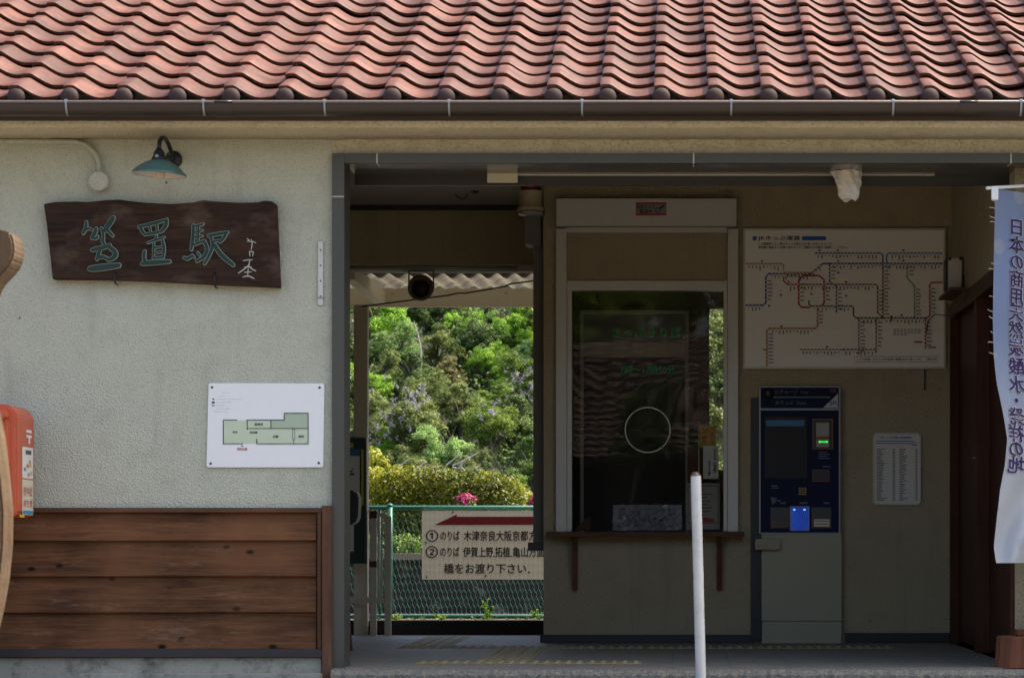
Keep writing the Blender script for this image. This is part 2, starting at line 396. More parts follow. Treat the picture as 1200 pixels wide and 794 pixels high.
def tactile(kind):
    bm = bmesh.new(); add_box(bm, -0.146, 0.146, -0.146, 0.146, 0.0005, 0.003)
    if kind == 'dot':
        for i in range(5):
            for j in range(5):
                x, y = -0.116+0.058*i, -0.116+0.058*j
                t = [bm.verts.new((x+0.009*math.cos(k*math.pi/3), y+0.009*math.sin(k*math.pi/3), 0.0085)) for k in range(6)]
                b = [bm.verts.new((x+0.016*math.cos(k*math.pi/3), y+0.016*math.sin(k*math.pi/3), 0.003)) for k in range(6)]
                bm.faces.new(t)
                for k in range(6): bm.faces.new((b[k], b[(k+1)%6], t[(k+1)%6], t[k]))
    else:
        for i in range(4):
            x = -0.109+0.0727*i
            b = [bm.verts.new(p) for p in ((x-0.015,-0.135,0.003),(x+0.015,-0.135,0.003),(x+0.015,0.135,0.003),(x-0.015,0.135,0.003))]
            t = [bm.verts.new(p) for p in ((x-0.009,-0.128,0.0085),(x+0.009,-0.128,0.0085),(x+0.009,0.128,0.0085),(x-0.009,0.128,0.0085))]
            bm.faces.new(t)
            for k in range(4): bm.faces.new((b[k], b[(k+1)%4], t[(k+1)%4], t[k]))
    me = bpy.data.meshes.new('tactile_'+kind); bm.to_mesh(me); bm.free(); me.materials.append(yel); return me
td, tb = tactile('dot'), tactile('bar')
spots = [(td, -1.21+0.3*i, 14.58) for i in range(3)] + [(td, -0.31, 14.58)]
spots += [(tb, -0.91, 14.58+0.3*(i+1)) for i in range(6)]
spots += [(td, -1.51+0.3*i, 16.68) for i in range(10)]
spots += [(tb, -1.51, 16.68+0.3*(i+1)) for i in range(6)]
for me, x, y in spots:
    o = bpy.data.objects.new('tactile_block', me); o.location = (x, y, 0); COL.objects.link(o); o.parent = floor

# ================================================================== STATION BUILDING
B = empty('station_building', (0, 16.5, -0.1), 'cream stucco station building with red pantile roof and open entrance', 'building')
OPL, OPR = X(390, YW), XR+0.12      # entrance opening
OPT = Z(181, YW)
ZF = Z(149.5, 13.72)                       # bottom of the fascia
def multi(name, boxes, m, parent, bevel=0):
    bm = bmesh.new()
    for b in boxes: add_box(bm, *b)
    return obj(name, bm, m, parent, bevel=bevel)
# front wall: left of the entrance (above the wooden dado), lintel, right of it
zd = Z(596, YW)
box('front_wall', -8.0, OPL, YW, YW+0.2, -0.12, ZF+0.25, M['wall'], B)
box('lintel', OPL, OPR, YW, YW+0.2, OPT, ZF+0.25, M['fascia'], B)
box('right_wall', OPR, 6.0, YW, YW+0.2, -0.12, ZF+0.25, M['wall'], B)
# eave: stucco fascia with a soft lower edge, soffit behind it
def fascia():
    bm = bmesh.new(); pr = [(13.735, ZF+0.17), (13.72, ZF+0.10), (13.715, ZF+0.03), (13.722, ZF+0.008), (13.74, ZF), (13.90, ZF-0.005), (YW+0.002, ZF-0.012), (YW+0.002, ZF+0.2)]
    n = 240; r = random.Random(5); rows = []
    for i in range(n+1):
        x = -8 + 14*i/n
        rows.append([bm.verts.new((x, y+r.uniform(-1,1)*0.0015, z+r.uniform(-1,1)*0.002)) for y, z in pr])
    for a_, b_ in zip(rows, rows[1:]):
        for q in range(len(pr)-1): bm.faces.new((a_[q], a_[q+1], b_[q+1], b_[q]))
    bmesh.ops.recalc_face_normals(bm, faces=bm.faces)
    return bm
obj('eave_fascia', fascia(), M['fascia'], B, smooth=True)
# inside faces
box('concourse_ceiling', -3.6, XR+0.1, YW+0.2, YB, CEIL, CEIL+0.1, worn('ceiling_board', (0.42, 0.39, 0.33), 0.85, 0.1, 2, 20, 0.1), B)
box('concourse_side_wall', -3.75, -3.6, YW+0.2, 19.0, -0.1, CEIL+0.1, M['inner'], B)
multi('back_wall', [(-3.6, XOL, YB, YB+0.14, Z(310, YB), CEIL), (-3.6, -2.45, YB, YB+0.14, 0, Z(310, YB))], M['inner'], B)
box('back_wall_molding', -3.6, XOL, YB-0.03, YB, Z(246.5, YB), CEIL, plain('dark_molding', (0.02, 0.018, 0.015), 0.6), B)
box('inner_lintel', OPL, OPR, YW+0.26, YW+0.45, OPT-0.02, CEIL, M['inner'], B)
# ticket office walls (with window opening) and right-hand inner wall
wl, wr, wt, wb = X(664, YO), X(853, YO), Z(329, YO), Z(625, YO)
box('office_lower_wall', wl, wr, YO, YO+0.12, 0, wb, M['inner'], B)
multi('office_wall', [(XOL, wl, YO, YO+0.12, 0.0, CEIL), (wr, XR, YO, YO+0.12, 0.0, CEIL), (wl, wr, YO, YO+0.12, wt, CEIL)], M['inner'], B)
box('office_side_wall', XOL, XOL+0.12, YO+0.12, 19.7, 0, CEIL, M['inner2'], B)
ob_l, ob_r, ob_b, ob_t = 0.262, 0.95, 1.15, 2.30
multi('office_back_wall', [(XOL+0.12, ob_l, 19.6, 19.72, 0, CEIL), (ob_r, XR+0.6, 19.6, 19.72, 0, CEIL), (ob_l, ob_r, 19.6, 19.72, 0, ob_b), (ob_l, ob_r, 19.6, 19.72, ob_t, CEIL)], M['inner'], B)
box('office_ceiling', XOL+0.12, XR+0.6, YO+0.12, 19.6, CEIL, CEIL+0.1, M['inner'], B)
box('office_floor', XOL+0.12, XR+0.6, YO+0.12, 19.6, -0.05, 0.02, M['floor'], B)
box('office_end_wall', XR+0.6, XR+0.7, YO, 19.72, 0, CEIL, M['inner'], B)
bb = plain('black_skirting', (0.012, 0.011, 0.012), 0.5)
pbox('skirting', 633, 884, 743, 752.4, YO-0.02, 0.02, bb, B); pbox('skirting', 990, 1115, 741, 752, YO-0.015, 0.015, bb, B)
# right inner wall with the brown wooden door
dz = 2.10; dy0, dy1 = 14.27, 17.42
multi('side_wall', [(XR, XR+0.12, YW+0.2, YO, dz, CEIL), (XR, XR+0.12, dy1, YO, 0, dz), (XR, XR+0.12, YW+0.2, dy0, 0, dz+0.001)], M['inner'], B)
dwood = wood('door_wood', (0.075, 0.026, 0.016), (0.03, 0.011, 0.008), 2, 0.9, 0.45, 0, False)
sdoor = multi('side_door', [(XR+0.05, XR+0.09, dy0+0.05, 15.9, 0.02, dz-0.05), (XR+0.03, XR+0.07, 15.95, dy1-0.05, 0.02, dz-0.05)], dwood, B)
multi('door_frame', [(XR-0.025, XR+0.10, dy0, dy1, dz-0.06, dz+0.03), (XR-0.02, XR+0.1, dy1-0.06, dy1, 0.002, dz-0.06), (XR-0.022, XR+0.1, 15.86, 15.98, 0.003, dz-0.06), (XR-0.02, XR+0.1, dy0, dy0+0.06, 0.004, dz-0.06)], dwood, sdoor)
lathe('door_latch', [(0.004,0),(0.012,0.001),(0.012,0.006),(0.005,0.008)], (XR-0.03, 15.92, 1.12), M['steel'], sdoor, 12)
# upper gable / outer shell so that light does not leak in from above
multi('outer_shell', [(-8.0, -3.75, 19.5, 19.7, -0.1, 2.9), (-8.0, -7.85, YW+0.2, 19.5, -0.1, 3.4), (5.85, 6.0, YW+0.2, 19.5, -0.1, 3.4), (XR+0.7, 5.85, 19.5, 19.7, -0.1, 2.9)], M['wall'], B)

# entrance frame: grey metal jamb and header with a polished soffit
fr = multi('entrance_frame', [(X(389,YW-0.03), X(403.5,YW-0.03), YW-0.03, YW+0.22, -0.003, OPT+0.002), (X(403.6,YW-0.03), OPR+0.05, YW-0.032, YW+0.02, OPT-0.048, OPT+0.002)], M['alu'], B, 0.002)
multi('header_soffit', [(X(404,YW), OPR, YW+0.021, YW+0.44, OPT-0.044, OPT-0.021)], M['alu_dark'], fr)
multi('header_rail', [(X(404,YW), OPR, YW+0.441, YW+0.47, OPT-0.10, OPT-0.02)], plain('header_rail_dark', (0.03,0.028,0.024), 0.4), fr)
box('header_strip', X(606,YW+0.43), X(1095,YW+0.43), YW+0.415, YW+0.438, OPT-0.051, OPT-0.045, M['alu_light'], fr)
for p in (441, 812, 1184):
    box('header_joint', X(p,YW-0.033), X(p+1.6,YW-0.033), YW-0.034, YW+0.1, OPT-0.05, OPT+0.001, M['alu_light'], fr)
box('jamb_joint', X(389.5,YW-0.033), X(403,YW-0.033), YW-0.033, YW, Z(232,YW), Z(230.5,YW), M['alu_light'], fr)

# wooden dado: four lapped boards, cap, end trims, flashing
wc = multi('wainscot', [(-8.0, X(377,YW), YW-0.012, YW-0.001, Z(766,YW), Z(598,YW))], M['deck'], B)
by = [(600.5, 633), (632, 675), (674, 717), (716, 760)]
for k, (t, b) in enumerate(by):
    y0 = YW
    bm = bmesh.new(); x0, x1 = -8.0, X(371.5, YW)
    zt, zb = Z(t, YW), Z(b, YW)
    pr = [(YW-0.018, zt), (YW-0.043, zb+0.003), (YW-0.041, zb), (YW-0.014, zb)]
    n = 60; rows = []; r = random.Random(k)
    ph = r.uniform(0, 6)
    for i in range(n+1):
        x = x0+(x1-x0)*i/n; d = 0.0015*math.sin(x*2.3+ph)
        rows.append([bm.verts.new((x, y, z+d)) for y, z in pr])
    for a_, b_ in zip(rows, rows[1:]):
        for q in range(4): bm.faces.new((a_[q], b_[q], b_[(q+1)%4], a_[(q+1)%4]))
    bm.faces.new(rows[0]); bm.faces.new(rows[-1]); bmesh.ops.recalc_face_normals(bm, faces=bm.faces)
    obj('board', bm, M['board'], wc)
pbox('cap_rail', -1030, 378, 594.5, 600, YW-0.05, 0.049, M['trimh'], wc, 0.002)
pbox('end_trim', 371.8, 376.4, 600.3, 759.5, YW-0.05, 0.048, M['trim'], wc, 0.002)
pbox('corner_post', 377, 388.5, 592, 800, YW-0.06, 0.058, M['trim'], wc, 0.003)
pbox('flashing', -1030, 376.6, 760, 769.5, YW-0.062, 0.06, M['darkflash'], wc, 0.002)
pbox('foundation', -1030, 376.4, 769.8, 800, YW-0.035, 0.034, M['concrete'], B)
pbox('foundation_ledge', 92, 376.4, 789, 800, YW-0.12, 0.084, M['concrete'], B, 0.004)

# ------------------------------------------------------------------ roof
PITCH = 62.75*13.63/F; TAN = 0.40; TH = math.atan(TAN); COURSE = 0.266
E0 = Vector((0, 13.60, Z(121.5, 13.60)))
UP = Vector((0, math.cos(TH), math.sin(TH))); NO = Vector((0, -math.sin(TH), math.cos(TH)))
ridge = 13
roof = None
def deck():
    bm = bmesh.new(); p0 = E0 - NO*0.035 + UP*0.02; L = COURSE*ridge
    p1 = p0+UP*L; yb = p1.y+3.1
    pr = [(p0.y, p0.z), (p1.y, p1.z), (yb, p1.z-(yb-p1.y)*TAN), (yb, p1.z-(yb-p1.y)*TAN-0.1), (p1.y, p1.z-0.1), (p0.y+0.02, p0.z-0.05)]
    a_ = [bm.verts.new((-8.2, y, z)) for y, z in pr]; b_ = [bm.verts.new((6.2, y, z)) for y, z in pr]
    for i in range(len(pr)):
        j = (i+1) % len(pr); bm.faces.new((a_[i], b_[i], b_[j], a_[j]))
    for i, j, k, l in ((0,1,4,5),(1,2,3,4)):
        bm.faces.new((a_[i], a_[j], a_[k], a_[l])); bm.faces.new((b_[i], b_[j], b_[k], b_[l]))
    bmesh.ops.recalc_face_normals(bm, faces=bm.faces); return bm
roof = obj('roof', deck(), M['deck'], B)
PROF = [(0.0,.88),(.02,.95),(.06,.985),(.12,1.0),(.175,.985),(.20,.955),(.24,.86),(.31,.65),(.40,.40),(.49,.19),(.57,.06),(.65,.0),(.74,.012),(.83,.065),(.92,.15),(1.02,.27)]
AMP, THK, TL = 0.061, 0.019, 0.325
def tile_geo(V, FA, MI, T=Matrix.Identity(4)):
    b = len(V); n = len(PROF)
    for v, lift in ((0.0, 0.034), (0.010, 0.0345), (TL, 0.004)):
        for u, h in PROF:
            rr = -0.004 if v == 0.0 else 0
            V.append(T @ (Vector((u*PITCH,0,0)) + UP*v + NO*(h*AMP+lift+rr)))
    for v, lift in ((0.003, 0.034), (TL, 0.004)):
        for u, h in PROF: V.append(T @ (Vector((u*PITCH,0,0)) + UP*v + NO*(h*AMP+lift-THK-(0.012 if u < 0.03 else 0))))
    for i in range(n-1):
        for r0 in (0, 1): FA.append((b+r0*n+i, b+r0*n+i+1, b+(r0+1)*n+i+1, b+(r0+1)*n+i)); MI.append(0)
        FA.append((b+i+1, b+i, b+3*n+i, b+3*n+i+1)); MI.append(1)            # unglazed, sooty front edge
    FA.append((b+0, b+n, b+2*n, b+4*n, b+3*n)); FA.append((b+2*n-1-n, b+3*n+n-1, b+4*n+n-1, b+3*n-1, b+2*n-1)); MI += [0, 0]
V, FA, MI = [], [], []; tile_geo(V, FA, MI)
M['tile_edge'] = worn('tile_front_edge', (0.075, 0.030, 0.016), 0.6, 0.6, 12, 60, 0.3, 0, (0.16, 0.055, 0.022), (0.5, 0.62))
tme = bpy.data.meshes.new('tile'); tme.from_pydata([tuple(p) for p in V], [], FA); tme.update(); tme.materials.append(M['tile']); tme.materials.append(M['tile_edge']); tme.polygons.foreach_set('material_index', MI)
for p in tme.polygons: p.use_smooth = True
try: tme.set_sharp_from_angle(angle=R(38))
except Exception: pass
x_first = X(20, 13.60) - 0.12*PITCH
NC0, NC1, NR = -2, 25, 9
rt = random.Random(11)
SV, SF, SM = [], [], []
balls = []
bm = bmesh.new(); bmesh.ops.create_uvsphere(bm, u_segments=20, v_segments=12, radius=1.0)
bme = bpy.data.meshes.new('eave_knob'); bm.to_mesh(bme); bm.free(); bme.materials.append(worn('knob_glaze', (0.034, 0.012, 0.009), 0.75, 0.35, 14, 70, 0.15, 0, (0.05, 0.06, 0.05), (0.55, 0.72)))
for p in bme.polygons: p.use_smooth = True
for r_ in range(ridge+1):
    for c_ in range(-15, 31):
        p = E0 + UP*(COURSE*r_) + Vector((x_first+c_*PITCH, 0, 0))
        p += Vector((rt.uniform(-1,1)*0.004, 0, 0)) + UP*rt.uniform(-1,1)*0.005 + NO*rt.uniform(0, 0.006)
        rot = Matrix.Rotation(rt.uniform(-1,1)*0.010, 4, NO) @ Matrix.Rotation(rt.uniform(-1,1)*0.012, 4, UP) @ Matrix.Rotation(rt.uniform(-0.012,0.02), 4, 'X')
        T = Matrix.Translation(p) @ rot
        if NC0 <= c_ < NC1 and r_ < NR+1 and not (r_ > 3 and c_ > 22) :
            o = bpy.data.objects.new('tile', tme); o.matrix_world = T; link(o, roof); 
        else: tile_geo(SV, SF, SM, T)
        if r_ == 0 and -3 <= c_ <= 24:
            k = bpy.data.objects.new('eave_knob', bme)
            k.matrix_world = Matrix.Translation(E0 + Vector((x_first+(c_+0.12)*PITCH, -0.012+rt.uniform(-.004,.004), 0)) + NO*0.032) @ Matrix.Rotation(rt.uniform(-.15,.15), 4, 'Z') @ Matrix.Diagonal((0.046, 0.030, 0.046, 1))
            link(k, roof)
o = pydata('upper_tiles', [tuple(p) for p in SV], SF, [M['tile'], M['tile_edge']], roof, smooth=True, mi=SM); o['kind'] = 'stuff'
pr_ = E0 + UP*(COURSE*(ridge+1)) + NO*0.02
tube('ridge_cap', [(-8.25, pr_.y+0.05, pr_.z+0.03), (6.25, pr_.y+0.05, pr_.z+0.03)], 0.12, M['tile'], roof, 14)
# mossy boards closing the gaps under the first course
prism('tile_filler', [(-8.2, E0.z-0.07), (6.2, E0.z-0.07), (6.2, E0.z+0.03), (-8.2, E0.z+0.03)], 13.66, 13.70, worn('mossy_eave_board', (0.03, 0.026, 0.02), 0.9, 0.4, 20, 60, 0.4, 0, (0.10, 0.14, 0.10), (0.62, 0.7)), roof)

# gutter: half-round trough with beaded lip, brackets and joint sleeves
def gutter_bm(x0, x1, r, yc, zc, bead=True, t=0.003):
    bm = bmesh.new(); pr = []
    for k in range(13):
        an = math.pi + math.pi*k/12; pr.append((yc+r*math.cos(an), zc+r*math.sin(an)))
    inn = [(yc+(y-yc)*(r-t)/r, zc+(z-zc)*(r-t)/r) for y, z in reversed(pr)]
    ring = pr + inn; a_ = [bm.verts.new((x0, y, z)) for y, z in ring]; b_ = [bm.verts.new((x1, y, z)) for y, z in ring]
    for i in range(len(ring)):
        j = (i+1) % len(ring); bm.faces.new((a_[i], b_[i], b_[j], a_[j]))
    if bead: add_tube(bm, [(x0, yc-r, zc+0.001), (x1, yc-r, zc+0.001)], 0.0055, 8)
    if bead == 2: bm.free(); bm = bmesh.new(); add_tube(bm, [(x0, yc-r, zc+0.001), (x1, yc-r, zc+0.001)], 0.0068, 10)
    bmesh.ops.recalc_face_normals(bm, faces=bm.faces); return bm
GZ, GY, GR = Z(119.5, 13.54), 13.60, 0.062
gut = obj('gutter', gutter_bm(-8.3, 6.3, GR, GY, GZ), M['gutter'], B, smooth=True)
obj('gutter_lip', gutter_bm(-8.3, 6.3, GR, GY, GZ, 2), worn('lip_painted_highlight', (0.22, 0.17, 0.145), 0.3, 0.3, 4, 60, 0.03), gut, smooth=True)  # paler than the trough: sky highlight on the bead painted into its colour
for p in (77, 238, 380, 526, 682, 857, 1047, 1197, -90):
    xx = X(p, 13.53); bm = bmesh.new(); pts = []
    for k in range(12):
        an = math.pi*0.94 + math.pi*0.45*k/11; pts.append((GY+(GR+0.004)*math.cos(an), GZ+(GR+0.004)*math.sin(an)))
    pts = [(GY-GR+0.012, GZ+0.010), (GY-GR-0.006, GZ+0.010)] + pts
    for i in range(len(pts)-1):
        (y0, z0), (y1, z1) = pts[i], pts[i+1]; h = 0.0075 if i < 4 else 0.005
        bm.faces.new([bm.verts.new(q) for q in ((xx-h,y0,z0),(xx+h,y0,z0),(xx+h,y1,z1),(xx-h,y1,z1))])
    bmesh.ops.remove_doubles(bm, verts=bm.verts, dist=1e-5)
    ob = obj('bracket', bm, M['steel'], gut); md = ob.modifiers.new('s', 'SOLIDIFY'); md.thickness = 0.003
for p0, p1 in ((251, 272), (1125, 1146)):
    obj('joint_sleeve', gutter_bm(X(p0,13.53), X(p1,13.53), GR+0.004, GY, GZ, True), M['gutter'], gut, smooth=True)

# ------------------------------------------------------------------ ticket window
tw_al = M['alu_light']
fY = YO-0.02
tw = multi('ticket_window', [
    (X(664.5,fY), X(670,fY), fY, fY+0.1, Z(622,fY), Z(330,fY)), (X(848,fY), X(852.5,fY), fY, fY+0.1, Z(622,fY), Z(330,fY)),
    (X(670,fY), X(848,fY), fY+0.004, fY+0.1, Z(340,fY), Z(331.5,fY)), (X(664.5,fY), X(852.5,fY), fY-0.004, fY+0.01, Z(331.5,fY), Z(329,fY))], tw_al, B, 0.001)
tag(tw, 'dark ticket window glazed in two wavy panes')
g1, g2 = glass('window_pane_wavy', 0.004, 1.1, 0.034), glass('window_pane_wavy_two', 0.0075, 1.15, 0.034)
gy = YO+0.03
xm = X(757, gy)
def pane(name, x0, x1, z0, z1, y, m, hole=None):
    bm = bmesh.new()
    v = [bm.verts.new(p) for p in ((x0,y,z0),(x1,y,z0),(x1,y,z1),(x0,y,z1))]; bm.faces.new(v)
    return obj(name, bm, m, tw)
pane('glass_pane', X(669,gy), X(849,gy), Z(430,gy), Z(339,gy), gy, g1)
pane('glass_pane', X(669,gy), X(849,gy), Z(623,gy), Z(430.4,gy), gy, g2)
ring_m = plain('ring_acrylic', (0.75, 0.74, 0.68), 0.3)
bm = bmesh.new(); cx, cz = X(759, gy-0.012), Z(503.5, gy-0.012); rr = 26.3*gy/F
add_tube(bm, [(cx+rr*math.cos(t), gy-0.012, cz+rr*math.sin(t)) for t in [2*math.pi*k/48 for k in range(49)]], 0.0042, 6, False)
ring = obj('speaking_ring', bm, ring_m, tw, smooth=True)
for an in (55, 125, 235, 310):
    lathe('stud', [(0.002,-0.012),(0.008,-0.011),(0.008,-0.003),(0.002,0)], (cx+rr*math.cos(R(an)), gy-0.012, cz+rr*math.sin(R(an))), M['steel'], tw, 8, 'Y')
ptext('lettering', [(c, 716+14.0*i, 727.5+14.0*i, 383, 396) for i, c in enumerate('きっぷうりば')] , gy-0.004, M['green_ink'], tw, bold=0.012)
ptext('opening_hours', [('7時～17時50分', 727, 791, 428, 438)], gy-0.004, M['green_ink'], tw, bold=0.012)
shw = wood('shelf_wood', (0.14, 0.06, 0.03), (0.06, 0.027, 0.015), 0, 1, 0.4, 0, False)
sh = box('shelf', X(640,17.38), X(872,17.38), 17.36, YO-0.001, Z(628.5,17.4), Z(622.6,17.4), shw, tw, 0.003)
for p in (671, 840):
    x0, x1 = X(p,YO), X(p+6,YO)
    prism('shelf_bracket', [(17.38, Z(628.6,17.4)), (YO-0.001, Z(628.6,17.4)), (YO-0.001, Z(691,YO)), (YO-0.03, Z(691,YO)), (17.42, Z(640,17.42))], x0, x1, shw, tw)
    o = [k for k in tw.children if k.name.startswith('shelf_bracket')][-1]
    for v in o.data.vertices: v.co = Vector((v.co.y, v.co.x, v.co.z))
# shutter box over it, guide rails, end bar and its little warning sticker
shb = pbox('shutter_box', 652, 863, 232.5, 264.5, YO-0.14, 0.139, tw_al, B, 0.003)
pbox('shutter_bar', 664, 852, 266.5, 272.5, YO-0.06, 0.04, tw_al, shb, 0.002)
for p0, p1 in ((651.5, 664), (853, 865)): pbox('guide_rail', p0, p1, 268, 622.4, YO-0.05, 0.049, tw_al, shb, 0.002)
sy = YO-0.142
rects('sticker', [(745, 781, 237, 252.5)], sy, M['red_ink'], shb)
rects('sticker_panel', [(745.6, 780.4, 239.5, 250.3)], sy-0.001, plain('sticker_grey', (0.20,0.2,0.2), 0.6), shb)
ptext('sticker_text', [('防犯カメラ', 746.5, 767, 240.2, 244.8), ('監視中', 750, 764, 245.6, 250)], sy-0.002, M['ink'], shb, bold=0.03)
bm = bmesh.new(); cx2, cz2 = X(771, sy), Z(246.5, sy)
add_tube(bm, [(cx2+0.016*math.cos(t), sy-0.004, cz2+0.016*math.sin(t)) for t in [2*math.pi*k/20 for k in range(21)]], 0.002, 5, False)
add_tube(bm, [(cx2+0.012, sy-0.004, cz2+0.012), (cx2+0.04, sy-0.004, cz2+0.03)], 0.006, 6); obj('sticker_camera', bm, M['ink'], shb)

# inside the ticket office: pale partition board, posters, plastic tray
op = empty('office_partition', (X(742,18.6), 18.6, 0), 'pale framed partition board inside the ticket office behind glass', 'partition')
ppal = worn('partition_pale', (0.46, 0.45, 0.38), 0.7, 0.08, 3, 30, 0.05); ppd = worn('partition_grey', (0.20, 0.20, 0.18), 0.7, 0.08, 3, 30, 0.05)
pbox('upper_panel', 684, 803, 368, 401, 18.6, 0.03, ppd, op); pbox('lower_panel', 684, 803, 401.2, 418, 18.598, 0.03, ppal, op)
multi('frame', [(X(680,18.59), X(807,18.59), 18.585, 18.63, Z(368,18.59), Z(363.5,18.59)), (X(680,18.59), X(684,18.59), 18.585, 18.63, 0.02, Z(368,18.59)), (X(803,18.59), X(807,18.59), 18.585, 18.63, 0.02, Z(368,18.59))], ppal, op)
box('lower_board', X(684,18.59), X(803,18.59), 18.6, 18.63, 0.02, Z(418.3,18.6), plain('partition_dark', (0.03,0.027,0.024), 0.7), op)
iy = YO+0.16
yb_ = empty('paper_banner', (X(831,iy), iy, Z(530,iy)), 'small yellow banner with red writing behind the ticket glass', 'banner')
pbox('cloth', 820, 839, 498, 524, iy, 0.004, worn('banner_yellow', (0.42, 0.26, 0.03), 0.8, 0.1, 10, 60, 0.1), yb_)
ptext('lettering', [(c, 822.5, 828, 500+5*i, 504.4+5*i) for i, c in enumerate('町の安全')]+[(c, 832, 837, 500+5*i, 504.4+5*i) for i, c in enumerate('みまもる')], iy-0.003, M['red_ink'], yb_, bold=0.03)
tube('stick', [(X(819,iy), iy-0.01, Z(494,iy)), (X(819,iy), iy-0.01, Z(600,iy))], 0.003, M['paper'], yb_, 6)
tube('cross_bar', [(X(818,iy), iy-0.01, Z(497,iy)), (X(840,iy), iy-0.01, Z(497,iy))], 0.0025, M['paper'], yb_, 6)
rr0 = random.Random(9)
n1 = empty('paper_notice', (X(833,iy), iy-0.03, Z(561,iy)), 'white paper note with vertical handwriting under the yellow banner', 'notice')
pbox('sheet', 824, 842, 522, 560.5, iy-0.03, 0.003, M['paper'], n1)
rects('handwriting', [(836+rr0.uniform(-.6,.6), 839.5+rr0.uniform(-.8,.8), 526+2.6*i, 527.2+2.6*i+rr0.uniform(0,.9)) for i in range(11) if i not in (5,)]+[(830+rr0.uniform(-.6,.6), 833+rr0.uniform(-.8,.8), 540+2.6*i, 541.1+2.6*i+rr0.uniform(0,.9)) for i in range(7)], iy-0.033, M['ink'], n1)
n2 = empty('certificate_sheet', (X(823,iy), iy-0.05, Z(620,iy)), 'pale framed information sheet standing at lower right behind the ticket glass', 'sheet')
pbox('sheet', 804.5, 843.5, 566, 620, iy-0.05, 0.003, worn('sheet_pale', (0.36,0.35,0.28), 0.7, 0.1, 8, 50, 0.05), n2)
rects('border', [(806,842,568.5,569.3),(806,842,612,612.8),(806,806.7,568.5,612.8),(841.3,842,568.5,612.8)], iy-0.053, M['ink'], n2, 0.0004)
rr_ = random.Random(2)
rects('lines', [(811+rr_.uniform(0,3), 836-rr_.uniform(0,10), 574+4*i, 575.3+4*i) for i in range(9)], iy-0.053, plain('faded_ink', (0.12,0.12,0.11), 0.8), n2)
rects('stamp', [(824, 837, 607, 611)], iy-0.054, M['red_ink'], n2)
cb_ = box('cardboard_box', X(806,iy+0.1), X(826,iy+0.1), iy+0.08, iy+0.30, Z(566,iy+0.1), Z(522,iy+0.1), wood('box_brown', (0.12, 0.06, 0.04), (0.08,0.04,0.03), 0, 0.5, 0.8, 0, False), None, 0.003)
tag(cb_, 'brown box standing behind the ticket glass left of the yellow banner', 'box')
tr = empty('plastic_tray', (X(759,iy), iy, Z(620,iy)), 'clear plastic bag of change trays on the counter behind the glass', 'tray')
def crumple():
    bm = bmesh.new(); r = random.Random(4); n = 26; m_ = 9; g = {}
    for i in range(n+1):
        for j in range(m_+1):
            x = X(718,iy)+(X(799,iy)-X(718,iy))*i/n; z = Z(621,iy)+(Z(591,iy)-Z(621,iy))*j/m_
            e_ = 0.006 if 2 <= j <= 7 and 3 <= i <= n-3 else 0.002
            g[i,j] = bm.verts.new((x+r.uniform(-1,1)*e_, iy+0.02+r.uniform(-1,1)*e_*4, z+r.uniform(-1,1)*e_))
    for i in range(n):
        for j in range(m_): bm.faces.new((g[i,j], g[i+1,j], g[i+1,j+1], g[i,j+1]))
    return bm
cs = NT('clear_plastic'); cs.fin((0.33,0.33,0.36), 0.15); obj('bag', crumple(), cs.m, tr)
pbox('tray', 728, 790, 607, 621, iy+0.08, 0.12, plain('tray_dark', (0.04,0.04,0.045), 0.4), tr, 0.004)
sc_ = prism('wooden_wedge', [(X(672,iy),Z(621,iy)),(X(692,iy),Z(621,iy)),(X(692,iy),Z(605,iy)),(X(689,iy),Z(605,iy))], iy, iy+0.10, shw)
tag(sc_, 'small wooden wedge stand at the lower left behind the ticket glass', 'stand')

# ================================================================== THINGS IN THE CONCOURSE
# ------------------------------------------------------------------ fare map on the back wall
def mp(cx, cy): return 860+cx/4.411, 260+cy/4.411
fmY = YO-0.03
fm = empty('fare_map', (X(990,fmY), YO, Z(431,fmY)), 'large white railway fare map with coloured lines on the inner wall', 'fare map')
pbox('board', 872.5, 1106.5, 269, 430.5, fmY, 0.028, worn('map_white', (0.84, 0.82, 0.76), 0.55, 0.05, 3, 30, 0.03), fm)
multi('frame', [(X(871,fmY), X(1108,fmY), fmY-0.006, fmY+0.027, Z(270,fmY), Z(267.5,fmY)), (X(871,fmY), X(1108,fmY), fmY-0.006, fmY+0.027, Z(432,fmY), Z(429.5,fmY)),
    (X(871,fmY), X(873.2,fmY), fmY-0.006, fmY+0.027, Z(429.5,fmY), Z(270,fmY)), (X(1105.8,fmY), X(1108,fmY), fmY-0.006, fmY+0.027, Z(429.5,fmY), Z(270,fmY))], M['alu_light'], fm)
COLS = dict(b=(0.02,0.10,0.42), r=(0.42,0.012,0.035), g=(0.0,0.16,0.06), o=(0.52,0.20,0.03), y=(0.55,0.27,0.02), n=(0.04,0.05,0.13), p=(0.42,0.16,0.20), c=(0.02,0.22,0.55), d=(0.25,0.012,0.03), k=(0.30,0.10,0.06), l=(0.10,0.32,0.10))
mc = {k: plain('line_'+k, v, 0.6) for k, v in COLS.items()}
